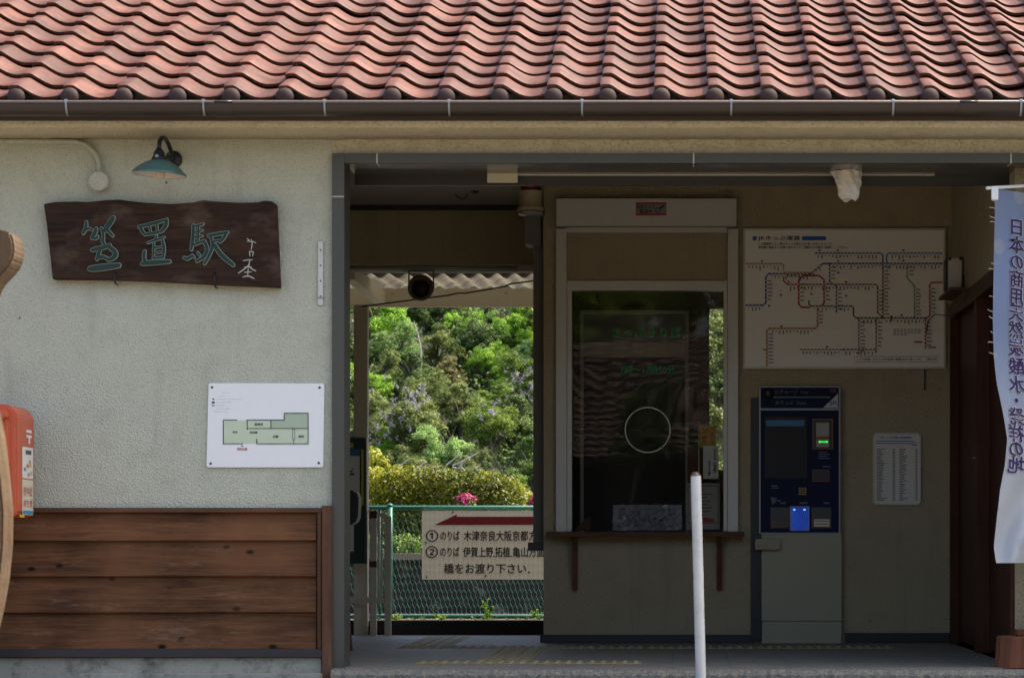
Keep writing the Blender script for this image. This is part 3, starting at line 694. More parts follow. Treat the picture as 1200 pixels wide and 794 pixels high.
LN = [('b', [(60,430),(150,430),(165,420),(165,285),(178,268),(398,268),(460,215),(1078,215)], 9), ('y', [(60,216),(248,216),(258,226),(258,262),(395,262)], 8),
  ('n', [(418,161),(755,161),(770,172),(770,215)], 7), ('c', [(790,215),(790,172),(800,161),(1076,161)], 8), ('r', [(400,277),(360,277),(335,300),(335,425),(350,441),(395,441)], 9),
  ('r', [(400,277),(440,277),(466,300),(466,420),(452,434)], 9), ('d', [(258,285),(258,305),(275,323),(735,323),(743,335),(743,470),(772,494)], 7),
  ('n', [(495,215),(495,310),(530,330),(530,470)], 7), ('g', [(388,405),(388,425),(400,435),(610,435),(618,445),(618,484),(632,496),(770,496)], 8),
  ('k', [(770,215),(770,494)], 8), ('n', [(770,496),(998,496)], 8), ('l', [(895,215),(895,290),(934,330),(934,494)], 7), ('r', [(998,496),(1012,484),(1012,325),(1022,313),(1080,313)], 8),
  ('o', [(432,445),(432,538),(420,550),(182,550),(170,562),(170,745)], 9), ('p', [(645,500),(645,685)], 8), ('p', [(340,659),(560,659)], 7), ('d', [(560,659),(735,659),(735,500)], 8),
  ('k', [(990,500),(990,655)], 8), ('r', [(932,620),(975,620)], 7), ('r', [(1005,648),(1045,648)], 7), ('b', [(150,659),(165,659)], 7)]
yy = fmY-0.002
tick_w, tick_k = [], []; tr_ = random.Random(21)
for i, (ck, pts, wd) in enumerate(LN):
    V, FA = [], []; pp = [mp(*p) for p in pts]; q = [(X(a_,fmY), Z(b_,fmY)) for a_, b_ in pp]
    stroke_geo(V, FA, q, [wd/4.411*fmY/F]*len(q), yy-i*0.0002, 0)
    pydata('route_line', V, FA, mc[ck], fm)
    for (x0, y0), (x1, y1) in zip(pts, pts[1:]):
        l = math.hypot(x1-x0, y1-y0); n = int(l/18)
        if l < 60: continue
        for k in range(1, n):
            x, y = x0+(x1-x0)*k/n, y0+(y1-y0)*k/n
            if l > 300 and k < 3 and ck in 'by': continue
            a_, b_ = mp(x-3.5, y-3); c__, d_ = mp(x+3.5, y+3); tick_w.append((a_, c__, b_, d_))
            if abs(x1-x0) > abs(y1-y0):
                ln = tr_.uniform(12, 30); y2 = y+10
                while y2 < y+ln:
                    a_, b_ = mp(x-3.2, y2); c__, d_ = mp(x+3.2, y2+5); tick_k.append((a_, c__, b_, d_)); y2 += 6.5
            else:
                x2 = x+9; e_ = x2+tr_.uniform(14, 26)
                while x2 < e_:
                    a_, b_ = mp(x2, y-3); c__, d_ = mp(x2+5, y+3); tick_k.append((a_, c__, b_, d_)); x2 += 6.5
rects('station_marks', tick_w, yy-0.006, plain('mark_white', (0.6,0.59,0.55), 0.6), fm)
rects('station_names', tick_k, yy-0.0065, plain('map_small_ink', (0.06,0.06,0.065), 0.7), fm)
rects('title_bars', [(*[mp(97,0)[0], mp(117,0)[0]], mp(0,74)[1], mp(0,95)[1]), (mp(352,0)[0], mp(476,0)[0], mp(0,74)[1], mp(0,95)[1])], yy, M['blue_ink'], fm)
rects('route_marks', [(mp(x-5,0)[0], mp(x+5,0)[0], mp(0,y-5)[1], mp(0,y+5)[1]) for x, y in ((443,147),(537,147),(876,147),(538,202),(876,200),(540,262),(580,381),(243,377),(182,433),(867,482))], yy-0.006, M['blue_ink'], fm)
rects('route_marks', [(mp(x-5,0)[0], mp(x+5,0)[0], mp(0,y-5)[1], mp(0,y+5)[1]) for x, y in ((283,310),(400,371),(580,310),(481,645),(734,670),(813,487),(813,497),(813,507),(145,203),(245,538))], yy-0.006, M['red_ink'], fm)
ptext('title', [('JRきっぷ運賃', mp(125,0)[0], mp(342,0)[0], mp(0,72)[1], mp(0,98)[1])], yy, M['ink'], fm, bold=0.02)
ptext('small_print', [('この運賃表にない駅のきっぷは窓口でお買い求めいただくか、', mp(126,0)[0], mp(512,0)[0], mp(0,106)[1], mp(0,120)[1]),
  ('券売機で最短までお買い求めのうえ、着駅または車内で精算してください。', mp(126,0)[0], mp(590,0)[0], mp(0,124)[1], mp(0,138)[1]),
  ('半額。ただし10円未満の端数は切り捨てです。（単位:円）', mp(675,0)[0], mp(1050,0)[0], mp(0,702)[1], mp(0,716)[1])], yy, M['ink'], fm, bold=0.015)
ptext('small_print', [('こども', mp(636,0)[0], mp(673,0)[0], mp(0,702)[1], mp(0,716)[1])], yy, M['red_ink'], fm, bold=0.015)
V, FA = [], []; q = [(624,695),(1058,695),(1058,724),(624,724),(624,695)]
stroke_geo(V, FA, [(X(mp(*p)[0],fmY), Z(mp(*p)[1],fmY)) for p in q], [0.0022]*5, yy, 0); pydata('note_border', V, FA, M['ink'], fm)
rects('fine_note', [(mp(825+18*i,0)[0], mp(840+18*i-tr_.uniform(0,4),0)[0], mp(0,553+j*9)[1], mp(0,557+j*9)[1]) for i in range(8) for j in range(4) if not (j == 3 and i > 3)], yy, plain('grey_ink', (0.2,0.2,0.2), 0.7), fm)

# ------------------------------------------------------------------ ticket machine
mY = YO-0.06
tm = empty('ticket_machine', (X(937,mY), YO, 0), 'tall ticket vending machine with dark blue panel and glowing blue coin tray', 'ticket machine')
mcr = worn('machine_cream', (0.34, 0.315, 0.21), 0.45, 0.06, 3, 40, 0.03); navy = worn('machine_navy', (0.005, 0.010, 0.045), 0.5, 0.15, 4, 40, 0.02); navy.node_tree.nodes['Principled BSDF'].inputs['Specular IOR Level'].default_value = 0.12
pbox('lower_cabinet', 892.5, 986.5, 625, 727, mY, 0.058, mcr, tm, 0.003); pbox('plinth', 893, 986, 727.6, 754, mY+0.004, 0.054, mcr, tm, 0.002)
pbox('gap_shade_strip', 880, 892.2, 466, 750, mY+0.03, 0.028, plain('machine_gap', (0.01,0.01,0.011), 0.5), tm)  # black strip standing in for the shade in the gap beside the machine
bz = worn('machine_bezel', (0.22,0.24,0.27), 0.4, 0.1, 4, 40, 0.02, 0.4)
multi('bezel', [(X(889.5,mY), X(891.3,mY), mY-0.006, mY+0.056, Z(624.5,mY), Z(453,mY)), (X(983,mY), X(984.8,mY), mY-0.006, mY+0.056, Z(624.5,mY), Z(453,mY)),
   (X(891.3,mY), X(983,mY), mY-0.006, mY+0.056, Z(453.8,mY), Z(452.3,mY)), (X(891.3,mY), X(983,mY), mY-0.006, mY+0.056, Z(480.5,mY), Z(478.2,mY)), (X(891.3,mY), X(983,mY), mY-0.006, mY+0.056, Z(625,mY), Z(623.6,mY))], bz, tm)
pbox('header_panel', 891.3, 983, 453.8, 478.2, mY, 0.055, navy, tm); pbox('control_panel', 891.3, 983, 480.5, 623.6, mY, 0.055, navy, tm)
py_ = mY-0.002; silver = plain('silver_print', (0.12,0.125,0.14), 0.6)
ptext('header_text', [('ICチャージ', 908.5, 935, 456.3, 462), ('Charge', 938, 947.5, 457.5, 461.5), ('JRきっぷ', 908.5, 930, 469, 474.5), ('Ticket', 933, 945, 470, 474)], py_, silver, tm, bold=0.01)
rects('header_rule', [(906.5, 973, 464.3, 466)], py_, silver, tm)
bm = bmesh.new(); bm.faces.new([bm.verts.new((X(a_,py_), py_, Z(b_,py_))) for a_, b_ in ((964.5,477.6),(982,477.6),(982,461))]); obj('logo_corner', bm, plain('logo_white', (0.5,0.5,0.48), 0.5), tm)
ptext('logo', [('JR', 972, 981.4, 469.5, 475.5)], py_-0.001, M['blue_ink'], tm, bold=0.02)
rects('red_mark', [(972.5, 980, 455.6, 459.6)], py_, plain('dull_red', (0.08,0.008,0.008), 0.6), tm)
lathe('round_mark', [(0.001,0),(0.034,0.0005),(0.034,0.001),(0.001,0.0012)], (X(900.5,py_), py_-0.002, Z(460.5,py_)), M['black'], tm, 20, 'Y')
pbox('touch_screen', 896, 946, 488, 560, mY-0.004, 0.004, plain('screen_black', (0.003,0.003,0.004), 0.6), tm, 0.001)
rects('screen_banner', [(898, 942.5, 492, 499)], mY-0.0055, emit('screen_blue', (0.01, 0.06, 0.12), 0.06), tm)
copper = worn('copper_rim', (0.16, 0.06, 0.03), 0.4, 0.1, 10, 40, 0.02, 0.5)
def rim(name, x0, x1, y0, y1, t, m):
    return multi(name, [(X(x0,mY), X(x1,mY), mY-0.008, mY+0.01, Z(y0+t,mY), Z(y0,mY)), (X(x0,mY), X(x1,mY), mY-0.008, mY+0.01, Z(y1,mY), Z(y1-t,mY)),
        (X(x0,mY), X(x0+t,mY), mY-0.008, mY+0.01, Z(y1-t,mY), Z(y0+t,mY)), (X(x1-t,mY), X(x1,mY), mY-0.008, mY+0.01, Z(y1-t,mY), Z(y0+t,mY))], m, tm)
rim('card_slot_rim', 952, 976, 490.5, 526, 1.0, copper); pbox('card_slot', 953, 975, 491.5, 525, mY-0.004, 0.004, M['black'], tm)
pbox('card_tray', 956.5, 971.5, 495, 523.5, mY-0.008, 0.004, worn('card_tray_grey', (0.34,0.32,0.27), 0.4, 0.1, 20, 60, 0.05), tm)
pbox('card_tray_lip', 956.5, 971.5, 511, 514.5, mY-0.018, 0.010, copper, tm, 0.001)
rects('green_light', [(959.5, 962, 516.4, 518.4), (967.5, 970, 516.4, 518.4), (962.6, 967, 516.8, 518)], mY-0.0095, emit('green_led', (0.02, 0.9, 0.08), 0.5), tm)
rim('note_slot_rim', 952, 972, 550, 564, 0.7, copper); pbox('note_slot', 953, 971, 551, 563.4, mY-0.004, 0.004, M['black'], tm)
keys = [(936+3.3*i, 938.4+3.3*i, 571+2.3*j, 572.7+2.3*j) for i in range(3) for j in range(4)]
bm = bmesh.new()
for x0, x1, y0, y1 in keys: add_box(bm, X(x0,mY), X(x1,mY), mY-0.006, mY, Z(y1,mY), Z(y0,mY))
obj('keypad', bm, plain('key_amber', (0.36,0.22,0.04), 0.5), tm)
pbox('coin_panel', 903, 925, 594, 618.5, mY-0.004, 0.004, plain('panel_grey', (0.05,0.05,0.052), 0.5), tm); pbox('receipt_panel', 951, 974, 594, 618.5, mY-0.004, 0.004, plain('panel_grey_two', (0.05,0.05,0.052), 0.5), tm)
rim('coin_slot_rim', 905.5, 923, 611, 617, 0.8, copper)
pbox('receipt_slot', 954, 972, 608, 616.5, mY-0.010, 0.006, worn('receipt_metal', (0.45,0.42,0.36), 0.35, 0.1, 20, 60, 0.05, 0.5), tm, 0.001)
rects('slot_lines', [(955, 971, 609.5, 610.5), (955, 971, 613, 614)], mY-0.0115, M['black'], tm)
s = NT('coin_tray_glow'); gd = s.n('ShaderNodeTexNoise'); gd.inputs['Scale'].default_value = 14; s.l(s.coord((1,1,0.2)), gd.inputs['Vector'])
s.b.inputs['Base Color'].default_value = (0.02,0.05,0.2,1); s.l(s.mix(gd.outputs['Fac'], (0.0,0.03,0.55), (0.03,0.16,1.0)), s.b.inputs['Emission Color']); s.b.inputs['Emission Strength'].default_value = 0.10
pbox('coin_tray', 926.8, 947.6, 594, 620.5, mY-0.005, 0.005, s.m, tm); rim('coin_tray_rim', 925.6, 948.4, 592.8, 621.4, 1.0, bz)
rects('tray_light', [(929.5, 932, 596, 597.5), (941.5, 944, 596, 597.5)], mY-0.0065, emit('blue_led', (0.1, 0.3, 1.0), 1.0), tm)
mt_ = random.Random(31)
rects('panel_print', [(961+mt_.uniform(-2,0), 973+mt_.uniform(-4,1), 529+2.4*i, 530.1+2.4*i) for i in range(4)]+[(964,973,545.5,547),(904,911,568,570),(904,913,571,572),(908,915,585.5,587),(914,921,588,590),(937,946,588,590),(965,972,588,590)], py_, plain('dim_print', (0.10,0.12,0.16), 0.6), tm)
bm = bmesh.new(); bm.faces.new([bm.verts.new((X(a_,py_), py_, Z(b_,py_))) for a_, b_ in ((903,582),(910,583),(910.5,587),(905,591))]); obj('panel_label', bm, silver, tm)
hd = pbox('handle', 885, 914, 631, 643.5, mY-0.05, 0.05, worn('handle_steel', (0.16,0.155,0.135), 0.35, 0.1, 10, 40, 0.03, 0.6), tm, 0.006)

# ------------------------------------------------------------------ small fare notice, shelf with modem, beacon, cameras
fn = empty('fare_notice', (X(1051,YO), YO, Z(592,YO)), 'small white price list in a thin frame beside the ticket machine', 'notice')
pbox('sheet', 1024.5, 1077.5, 509, 589.5, YO-0.012, 0.011, M['paper'], fn)
multi('frame', [(X(1025.5,YO), X(1076,YO), YO-0.02, YO-0.002, Z(509,YO), Z(507,YO)), (X(1025.5,YO), X(1077,YO), YO-0.02, YO-0.002, Z(591.3,YO), Z(589.3,YO)), (X(1022.8,YO), X(1024.8,YO), YO-0.02, YO-0.002, Z(588.5,YO), Z(510,YO)), (X(1077.2,YO), X(1079,YO), YO-0.02, YO-0.002, Z(588.5,YO), Z(510,YO))], M['alu_light'], fn)
ptext('title', [('あいうえお順の普通運賃', 1032, 1068, 511, 513.8)], YO-0.014, M['blue_ink'], fn, bold=0.02)
fr_ = random.Random(8); L = []
for j in range(30):
    y = 525.5+2.06*j
    for x0 in (1027.5, 1054): L.append((x0, x0+fr_.uniform(4, 9 if fr_.random() < .85 else 14), y, y+0.9)); L.append((x0+18.5, x0+21.5, y, y+0.9))
rects('price_rows', L, YO-0.014, plain('row_ink', (0.12,0.12,0.12), 0.7), fn)
rects('intro_rows', [(1026.5, 1071, 516, 517), (1026.5, 1074, 518.6, 519.6), (1068, 1075.5, 520.8, 521.8)], YO-0.014, plain('row_blue', (0.12,0.16,0.3), 0.7), fn)

ws = empty('wall_shelf', (XR, 16.9, Z(330,16.9)), 'small brown wooden shelf on the right inner wall beside the fare map', 'shelf')
hw = wood('shelf_brown', (0.13, 0.07, 0.035), (0.07, 0.035, 0.018), 1, 1, 0.5, 0, False)
bm = bmesh.new(); add_box(bm, 1.655, XR-0.001, 16.45, 17.15, 2.14, 2.158); obj('board', bm, hw, ws, bevel=0.002)
prism('cleat', [(XR-0.03, 2.08), (XR-0.001, 2.08), (XR-0.001, 2.139), (XR-0.03, 2.139)], 16.5, 17.1, hw, ws)
md_ = empty('network_box', (1.715, 16.8, 2.158), 'white wall router with black cable standing on the little brown shelf', 'router')
bm = bmesh.new(); add_box(bm, 1.672, 1.757, 16.72, 16.88, 2.166, 2.36); obj('case', bm, worn('router_white', (0.5,0.5,0.47), 0.5, 0.05, 5, 40, 0.02), md_, bevel=0.006)
bm = bmesh.new(); add_box(bm, 1.659, 1.671, 16.72, 16.88, 2.17, 2.356); obj('edge_panel', bm, M['black'], md_, bevel=0.002)
for xx in (1.682, 1.747):
    for zz in (2.159, 2.35): lathe('foot', [(0.002,-0.006),(0.009,-0.005),(0.009,0.001)], (xx, 16.718, zz+0.005), M['black'], md_, 10, 'Y')
tube('cable', [(1.757,16.75,2.25),(1.764,16.73,2.255),(1.768,16.72,2.23),(1.768,16.72,2.13),(1.763,16.74,2.05),(1.70,16.9,2.02),(1.64,17.2,2.06),(1.62,17.46,2.04),(1.60,17.48,1.9),(1.60,17.485,1.6)], 0.0035, M['black'], md_, 6)

bc = empty('warning_beacon', (X(621,17.3), 17.4, Z(248,17.3)), 'beige round warning beacon with dark red dome beside the ticket office', 'beacon')
bcx, bcz = X(621,17.3), Z(246,17.3); bge = worn('beacon_beige', (0.42,0.36,0.22), 0.5, 0.15, 10, 50, 0.05)
lathe('body', [(0.060,0.0),(0.086,0.004),(0.086,0.018),(0.080,0.03),(0.072,0.035),(0.072,0.118),(0.076,0.121),(0.076,0.128),(0.066,0.13)], (bcx, 17.38, bcz), bge, bc, 28)
lathe('dome', [(0.066,0.131),(0.066,0.17),(0.056,0.21),(0.03,0.232),(0.002,0.238)], (bcx, 17.38, bcz), plain('dome_red', (0.16,0.006,0.012), 0.2), bc, 28)
lathe('clear_base', [(0.05,-0.028),(0.08,-0.02),(0.08,-0.002),(0.06,-0.001)], (bcx, 17.38, bcz), worn('base_glass', (0.30,0.33,0.28), 0.2, 0.1, 10, 50, 0.03), bc, 28)
box('mount', bcx+0.03, XOL+0.01, 17.42, 17.46, bcz-0.02, bcz+0.02, M['blackm'], bc)
pb = empty('downpipe_channel', (X(631,17.66), 17.6, 0.6), 'dark grey vertical metal channel on the corner of the ticket office', 'channel')
chm = worn('channel_grey', (0.13,0.12,0.10), 0.6, 0.12, 5, 50, 0.05)
box('channel', X(625,17.62), XOL-0.001, 17.6, 17.72, Z(637,17.6), Z(286,17.6), chm, pb, 0.003)
prism('head_box', [(X(615,17.56),Z(286,17.56)), (X(634,17.56),Z(289,17.56)), (X(634,17.56),Z(247,17.56)), (X(629,17.56),Z(247,17.56)), (X(615,17.56),Z(256,17.56))], 17.54, 17.74, chm, pb)
pbox('foot_clip', 618.5, 637, 635, 645, 17.56, 0.05, M['blackm'], pb, 0.002)
sc2 = empty('security_camera', (X(553,18.0), 18.0, CEIL), 'small dark security camera with looped cable under the concourse ceiling', 'camera')
cxx, czz = X(556,18.0), Z(221,18.0)
bm = bmesh.new(); add_tube(bm, [(cxx-0.035,18.06,czz+0.02),(cxx+0.012,17.93,czz-0.012)], 0.033, 14); bmesh.ops.recalc_face_normals(bm, faces=bm.faces); obj('body', bm, worn('camera_brown', (0.09,0.075,0.055), 0.5, 0.1, 9, 40, 0.03), sc2, smooth=False)
bm = bmesh.new(); add_tube(bm, [(cxx+0.011,17.932,czz-0.011),(cxx+0.016,17.92,czz-0.014)], 0.024, 14); obj('lens', bm, plain('lens_black', (0.004,0.004,0.005), 0.1), sc2)
tube('bracket', [(cxx-0.02,18.02,czz+0.03),(cxx-0.02,18.02,CEIL)], 0.008, M['blackm'], sc2)
tube('cable', [tuple(p) for p in smooth_path([(cxx-0.04,18.07,czz+0.0),(cxx-0.07,18.07,czz-0.055),(cxx-0.12,18.07,czz-0.04),(cxx-0.145,18.07,czz+0.02),(cxx-0.14,18.07,czz+0.08),(cxx-0.14,18.07,CEIL)], 5)], 0.004, M['black'], sc2, 6)
hp = empty('hanging_plate', (X(588,YW+0.4), YW+0.4, OPT-0.12), 'small blank cream plate hanging below the entrance header', 'plate')
pbox('plate', 571, 606.5, 199, 214, YW+0.395, 0.012, worn('plate_cream', (0.55,0.51,0.38), 0.6, 0.06, 4, 40, 0.04, 0, (0.2,0.17,0.1), (0.72,0.8)), hp, 0.001)
# rag-wrapped lamp under the header
def rag():
    bm = bmesh.new(); r = random.Random(6); n, m_ = 22, 12; cx = X(991.5, YW+0.3); z1 = OPT-0.046; rings = []
    for j in range(m_+1):
        t = j/m_; z = z1-t*0.145; rad = 0.078*(1-0.42*t)*(1 if t < 0.92 else 0.8); ring = []
        for k in range(n):
            an = 2*math.pi*k/n; q = rad*(1+0.09*math.sin(3*an+5*t)+0.07*math.sin(7*an-9*t)+r.uniform(-.04,.04))
            ring.append(bm.verts.new((cx+0.02*t+q*math.cos(an), YW+0.30+q*0.8*math.sin(an), z+0.012*math.sin(2*an)*t+r.uniform(-.003,.003))))
        rings.append(ring)
    for a_, b_ in zip(rings, rings[1:]):
        for k in range(n): bm.faces.new((a_[k], a_[(k+1)%n], b_[(k+1)%n], b_[k]))
    bm.faces.new(rings[0]); bm.faces.new(rings[-1]); bmesh.ops.recalc_face_normals(bm, faces=bm.faces); return bm
tag(obj('wrapped_lamp', rag(), worn('rag_white', (0.60,0.58,0.52), 0.9, 0.1, 25, 60, 0.6, 0, (0.20,0.13,0.06), (0.62,0.72), 0.006)), 'white rag-wrapped lump hanging under the right half of the entrance header', 'lamp')

# ================================================================== THINGS ON THE FRONT WALL
# ------------------------------------------------------------------ carved station name board
def nb(cx, cy, Y=YW-0.06): return X(40+cx/4, Y), Z(225+cy/4, Y)
NBY = YW-0.06
nbo = empty('station_name_board', (X(190,NBY), YW, Z(335,NBY)), 'dark brown wooden name board with carved green characters under the lamp', 'sign')
top = [(45,56),(100,46),(200,44),(250,47),(330,38),(400,35),(450,42),(520,50),(640,56),(740,50),(790,38),(850,44),(960,50),(1050,48),(1080,40),(1115,44),(1135,58)]
ol = [nb(*p) for p in top+[(1141,200),(1147,330),(1152,447),(1060,442),(900,436),(700,425),(520,416),(300,410),(87,408),(75,300),(60,160)]]
s = NT('name_board_wood')
g = s.noise(1.3, 6, 0.65, vec=s.coord((2.0, 20, 26)), dist=0.6); g2 = s.noise(5, 5, 0.6, vec=s.coord((2.0, 20, 30)))
c = s.mix(s.ramp(g, 0.35, 0.7), (0.015, 0.007, 0.004), (0.062, 0.028, 0.013)); c = s.mix(s.ramp(g2, 0.5, 0.75), c, (0.011, 0.006, 0.004))
bl = s.noise(1, 5, 0.6, vec=s.coord((3.2, 3, 5.5))); c = s.mix(s.ramp(bl, 0.52, 0.74), c, (0.12, 0.082, 0.056))
sr = s.noise(1, 7, 0.8, vec=s.coord((5, 60, 150))); c = s.mix(s.ramp(sr, 0.62, 0.74), c, (0.16, 0.12, 0.10))
board = prism('board', ol, NBY, YW-0.004, s.fin(c, 0.6, s.bump(g2, 0.6, 0.006), spec=0.2), nbo, 0.003)
ST = [  # (width, points) in the crop's own pixels
 (15,[(246,142),(243,168),(232,194)]),(10,[(242,178),(258,172),(276,178)]),(17,[(292,172),(286,192),(272,216)]),(11,[(270,216),(292,218),(300,208)]),
 (23,[(372,122),(356,146),(332,182)]),(12,[(338,170),(352,186),(370,206)]),(12,[(316,170),(324,192),(326,210)]),
 (15,[(326,212),(322,228),(330,244)]),(18,[(274,272),(318,262),(356,250)]),(15,[(312,268),(304,290),(296,316)]),(20,[(352,256),(382,284),(376,306),(350,318)]),(14,[(294,312),(322,304),(352,316)]),(27,[(264,360),(320,354),(398,344)]),
 (13,[(492,164),(560,148),(622,130)]),(13,[(502,166),(508,184),(522,200)]),(16,[(622,130),(618,158),(598,184)]),(11,[(518,199),(560,194),(602,184)]),(8,[(540,156),(548,190)]),(8,[(576,146),(578,184)]),
 (9,[(534,238),(570,226),(612,212)]),(8,[(576,204),(570,228)]),(9,[(562,240),(560,312)]),(12,[(602,226),(610,262),(606,308)]),(8,[(564,262),(602,256)]),(8,[(564,286),(602,280)]),(10,[(558,310),(606,306)]),(15,[(520,278),(516,306),(524,332)]),(20,[(508,336),(570,330),(636,326)]),
 (14,[(748,156),(746,214),(738,270)]),(10,[(744,162),(770,158),(794,150)]),(8,[(752,190),(790,180)]),(8,[(752,214),(790,206)]),(9,[(772,158),(770,236)]),(11,[(738,250),(770,240),(800,228)]),(15,[(798,230),(812,268),(796,304),(764,324)]),(13,[(704,308),(722,312),(742,298)]),(9,[(742,296),(752,308)]),(9,[(768,284),(780,300)]),
 (14,[(818,206),(860,198),(908,190)]),(13,[(902,192),(890,216),(872,234)]),(10,[(832,234),(876,226)]),(13,[(828,206),(838,250),(822,298),(800,336)]),(19,[(846,248),(880,296),(934,342)])]
edge = plain('carving_pale_edge', (0.30, 0.38, 0.35), 0.7); cgr = worn('carving_green', (0.006, 0.036, 0.022), 0.6, 0.5, 40, 90, 0.2)
def strokes(name, lst, k_w, add, y, m):
    V, FA = [], []
    for i, (wd, pts) in enumerate(lst):
        p = smooth_path(pts if len(pts) > 2 else [pts[0], ((pts[0][0]+pts[1][0])/2, (pts[0][1]+pts[1][1])/2), pts[1]], 5); n = len(p)
        ws_ = [(wd*k_w*(0.72+0.45*math.sin(math.pi*(0.12+0.8*j/(n-1))))+add)/4*NBY/F for j in range(n)]
        stroke_geo(V, FA, [nb(*q) for q in p], ws_, y-i*0.00012, 7)
    return pydata(name, V, FA, m, nbo)
for a_, b_ in ((0,13),(13,28),(28,len(ST))):
    ch_ = strokes('carved_character', ST[a_:b_], 0.9, 0.0, NBY-0.010, cgr)
    strokes('carved_edge', ST[a_:b_], 0.9, 6.0, NBY-0.0035, edge)
SG = [(4,[(998,218),(1008,226),(1000,232)]),(4,[(1008,232),(1024,232),(1040,238)]),(4,[(1018,222),(1022,244),(1018,272)]),(4,[(1010,276),(1012,300)]),(4,[(1012,282),(1028,280),(1024,300)]),(4,[(980,322),(1004,318),(1024,318)]),(4,[(1012,322),(1006,342)]),(5,[(1010,340),(984,362),(958,380)]),(5,[(1006,346),(1024,362),(1040,370)]),(4,[(986,352),(1020,352)]),(4,[(1004,360),(1002,392)]),(4,[(986,376),(1020,374)]),(5,[(980,398),(1006,394),(1032,406)])]
strokes('signature', SG, 1.0, 0, NBY-0.004, plain('signature_white', (0.45,0.44,0.40), 0.8))
for cx in (380, 848):
    x, z = nb(cx, 372); tube('support_pin', [(x, NBY-0.006, z-0.004), (x, NBY-0.014, Z(225+410/4,NBY)), (x+0.001, NBY-0.004, Z(225+(418+cx*0.03)/4,NBY)), (x+0.001, YW, Z(225+(420+cx*0.03)/4,NBY))], 0.0045, M['blackm'], nbo, 6)

# ------------------------------------------------------------------ wall lamp
wlm = empty('wall_lamp', (X(203,YW), YW, Z(190,YW)), 'green enamel wall lamp on a black gooseneck above the name board', 'lamp')
ly = YW-0.28; lx = X(186.5, ly); lz = Z(205, ly)
gr = worn('enamel_green', (0.062, 0.135, 0.115), 0.3, 0.25, 8, 40, 0.03)
tilt = Matrix.Translation((lx,ly,lz)) @ Matrix.Rotation(R(4),4,'Y') @ Matrix.Rotation(R(0.5),4,'X') @ Matrix.Translation((-lx,-ly,-lz))
sh_ = lathe('shade', [(0.136,0.0),(0.138,0.004),(0.130,0.014),(0.112,0.032),(0.088,0.050),(0.062,0.064),(0.036,0.076),(0.028,0.080)], (lx,ly,lz), gr, wlm, 48); sh_.data.transform(tilt)
si = lathe('shade_lining', [(0.1345,0.001),(0.125,0.012),(0.108,0.028),(0.084,0.044),(0.056,0.058),(0.02,0.066)], (lx,ly,lz), worn('lining_white', (0.62,0.58,0.54), 0.4, 0.06, 8, 40, 0.02), sh_, 48); si.data.transform(tilt)
bmf = bmesh.new(); bmf.from_mesh(sh_.data); bmf.faces.ensure_lookup_table()
for f in [f for f in bmf.faces if len(f.verts) > 8 and f.calc_center_median().z < lz+0.02]: bmf.faces.remove(f)
bmf.to_mesh(sh_.data); bmf.free()
bmf = bmesh.new(); bmf.from_mesh(si.data)
for f in [f for f in bmf.faces if len(f.verts) > 8 and f.calc_center_median().z < lz+0.02]: bmf.faces.remove(f)
bmf.to_mesh(si.data); bmf.free()
lathe('socket', [(0.038,0.074),(0.038,0.084),(0.030,0.094),(0.027,0.112),(0.017,0.126),(0.012,0.135)], (lx,ly,lz), M['blackm'], wlm, 24)
lathe('bulb', [(0.002,-0.022),(0.014,-0.020),(0.024,-0.010),(0.027,0.004),(0.024,0.02),(0.016,0.034),(0.014,0.06)], (lx+0.004,ly,lz), plain('bulb_frosted', (0.62,0.50,0.40), 0.4), wlm, 24)
mx, mz = X(203.5,YW), Z(187,YW)
tube('gooseneck', smooth_path([(lx,ly,lz+0.125),(lx+0.001,ly+0.01,lz+0.168),(lx+0.01,ly+0.05,lz+0.193),(lx+0.02,ly+0.11,lz+0.182),(lx+0.03,ly+0.17,lz+0.135),(mx-0.015,ly+0.23,mz+0.02),(mx,YW-0.02,mz)], 5), 0.011, M['blackm'], wlm, 10)
lathe('wall_plate', [(0.002,-0.022),(0.03,-0.020),(0.043,-0.010),(0.045,0.0)], (mx, YW-0.001, mz), M['blackm'], wlm, 24, 'Y')
lathe('set_screw', [(0.002,-0.008),(0.009,-0.006),(0.011,0)], (lx-0.005, ly-0.036, lz+0.09), M['steel'], wlm, 10, 'Y')
# ------------------------------------------------------------------ conduit with round box
cdm = M['wall']
cd = empty('conduit', (X(115,YW), YW, Z(212,YW)), 'cream painted conduit bending down into a round junction box', 'conduit')
cy_ = YW-0.02
tube('pipe', smooth_path([(-8.0,cy_,Z(164.5,cy_)),(X(-200,cy_),cy_,Z(164.5,cy_)),(X(60,cy_),cy_,Z(165.5,cy_)),(X(94,cy_),cy_,Z(167.5,cy_)),(X(106,cy_),cy_,Z(174,cy_)),(X(114,cy_),cy_,Z(185,cy_)),(X(116.5,cy_),cy_,Z(200,cy_)),(X(116.5,cy_),cy_,Z(206,cy_))], 6), 0.0125, cdm, cd, 12)
lathe('junction_box', [(0.002,-0.055),(0.046,-0.054),(0.050,-0.050),(0.050,0.0)], (X(115.5,YW-0.05), YW-0.001, Z(212,YW-0.05)), cdm, cd, 32, 'Y', smooth=False)
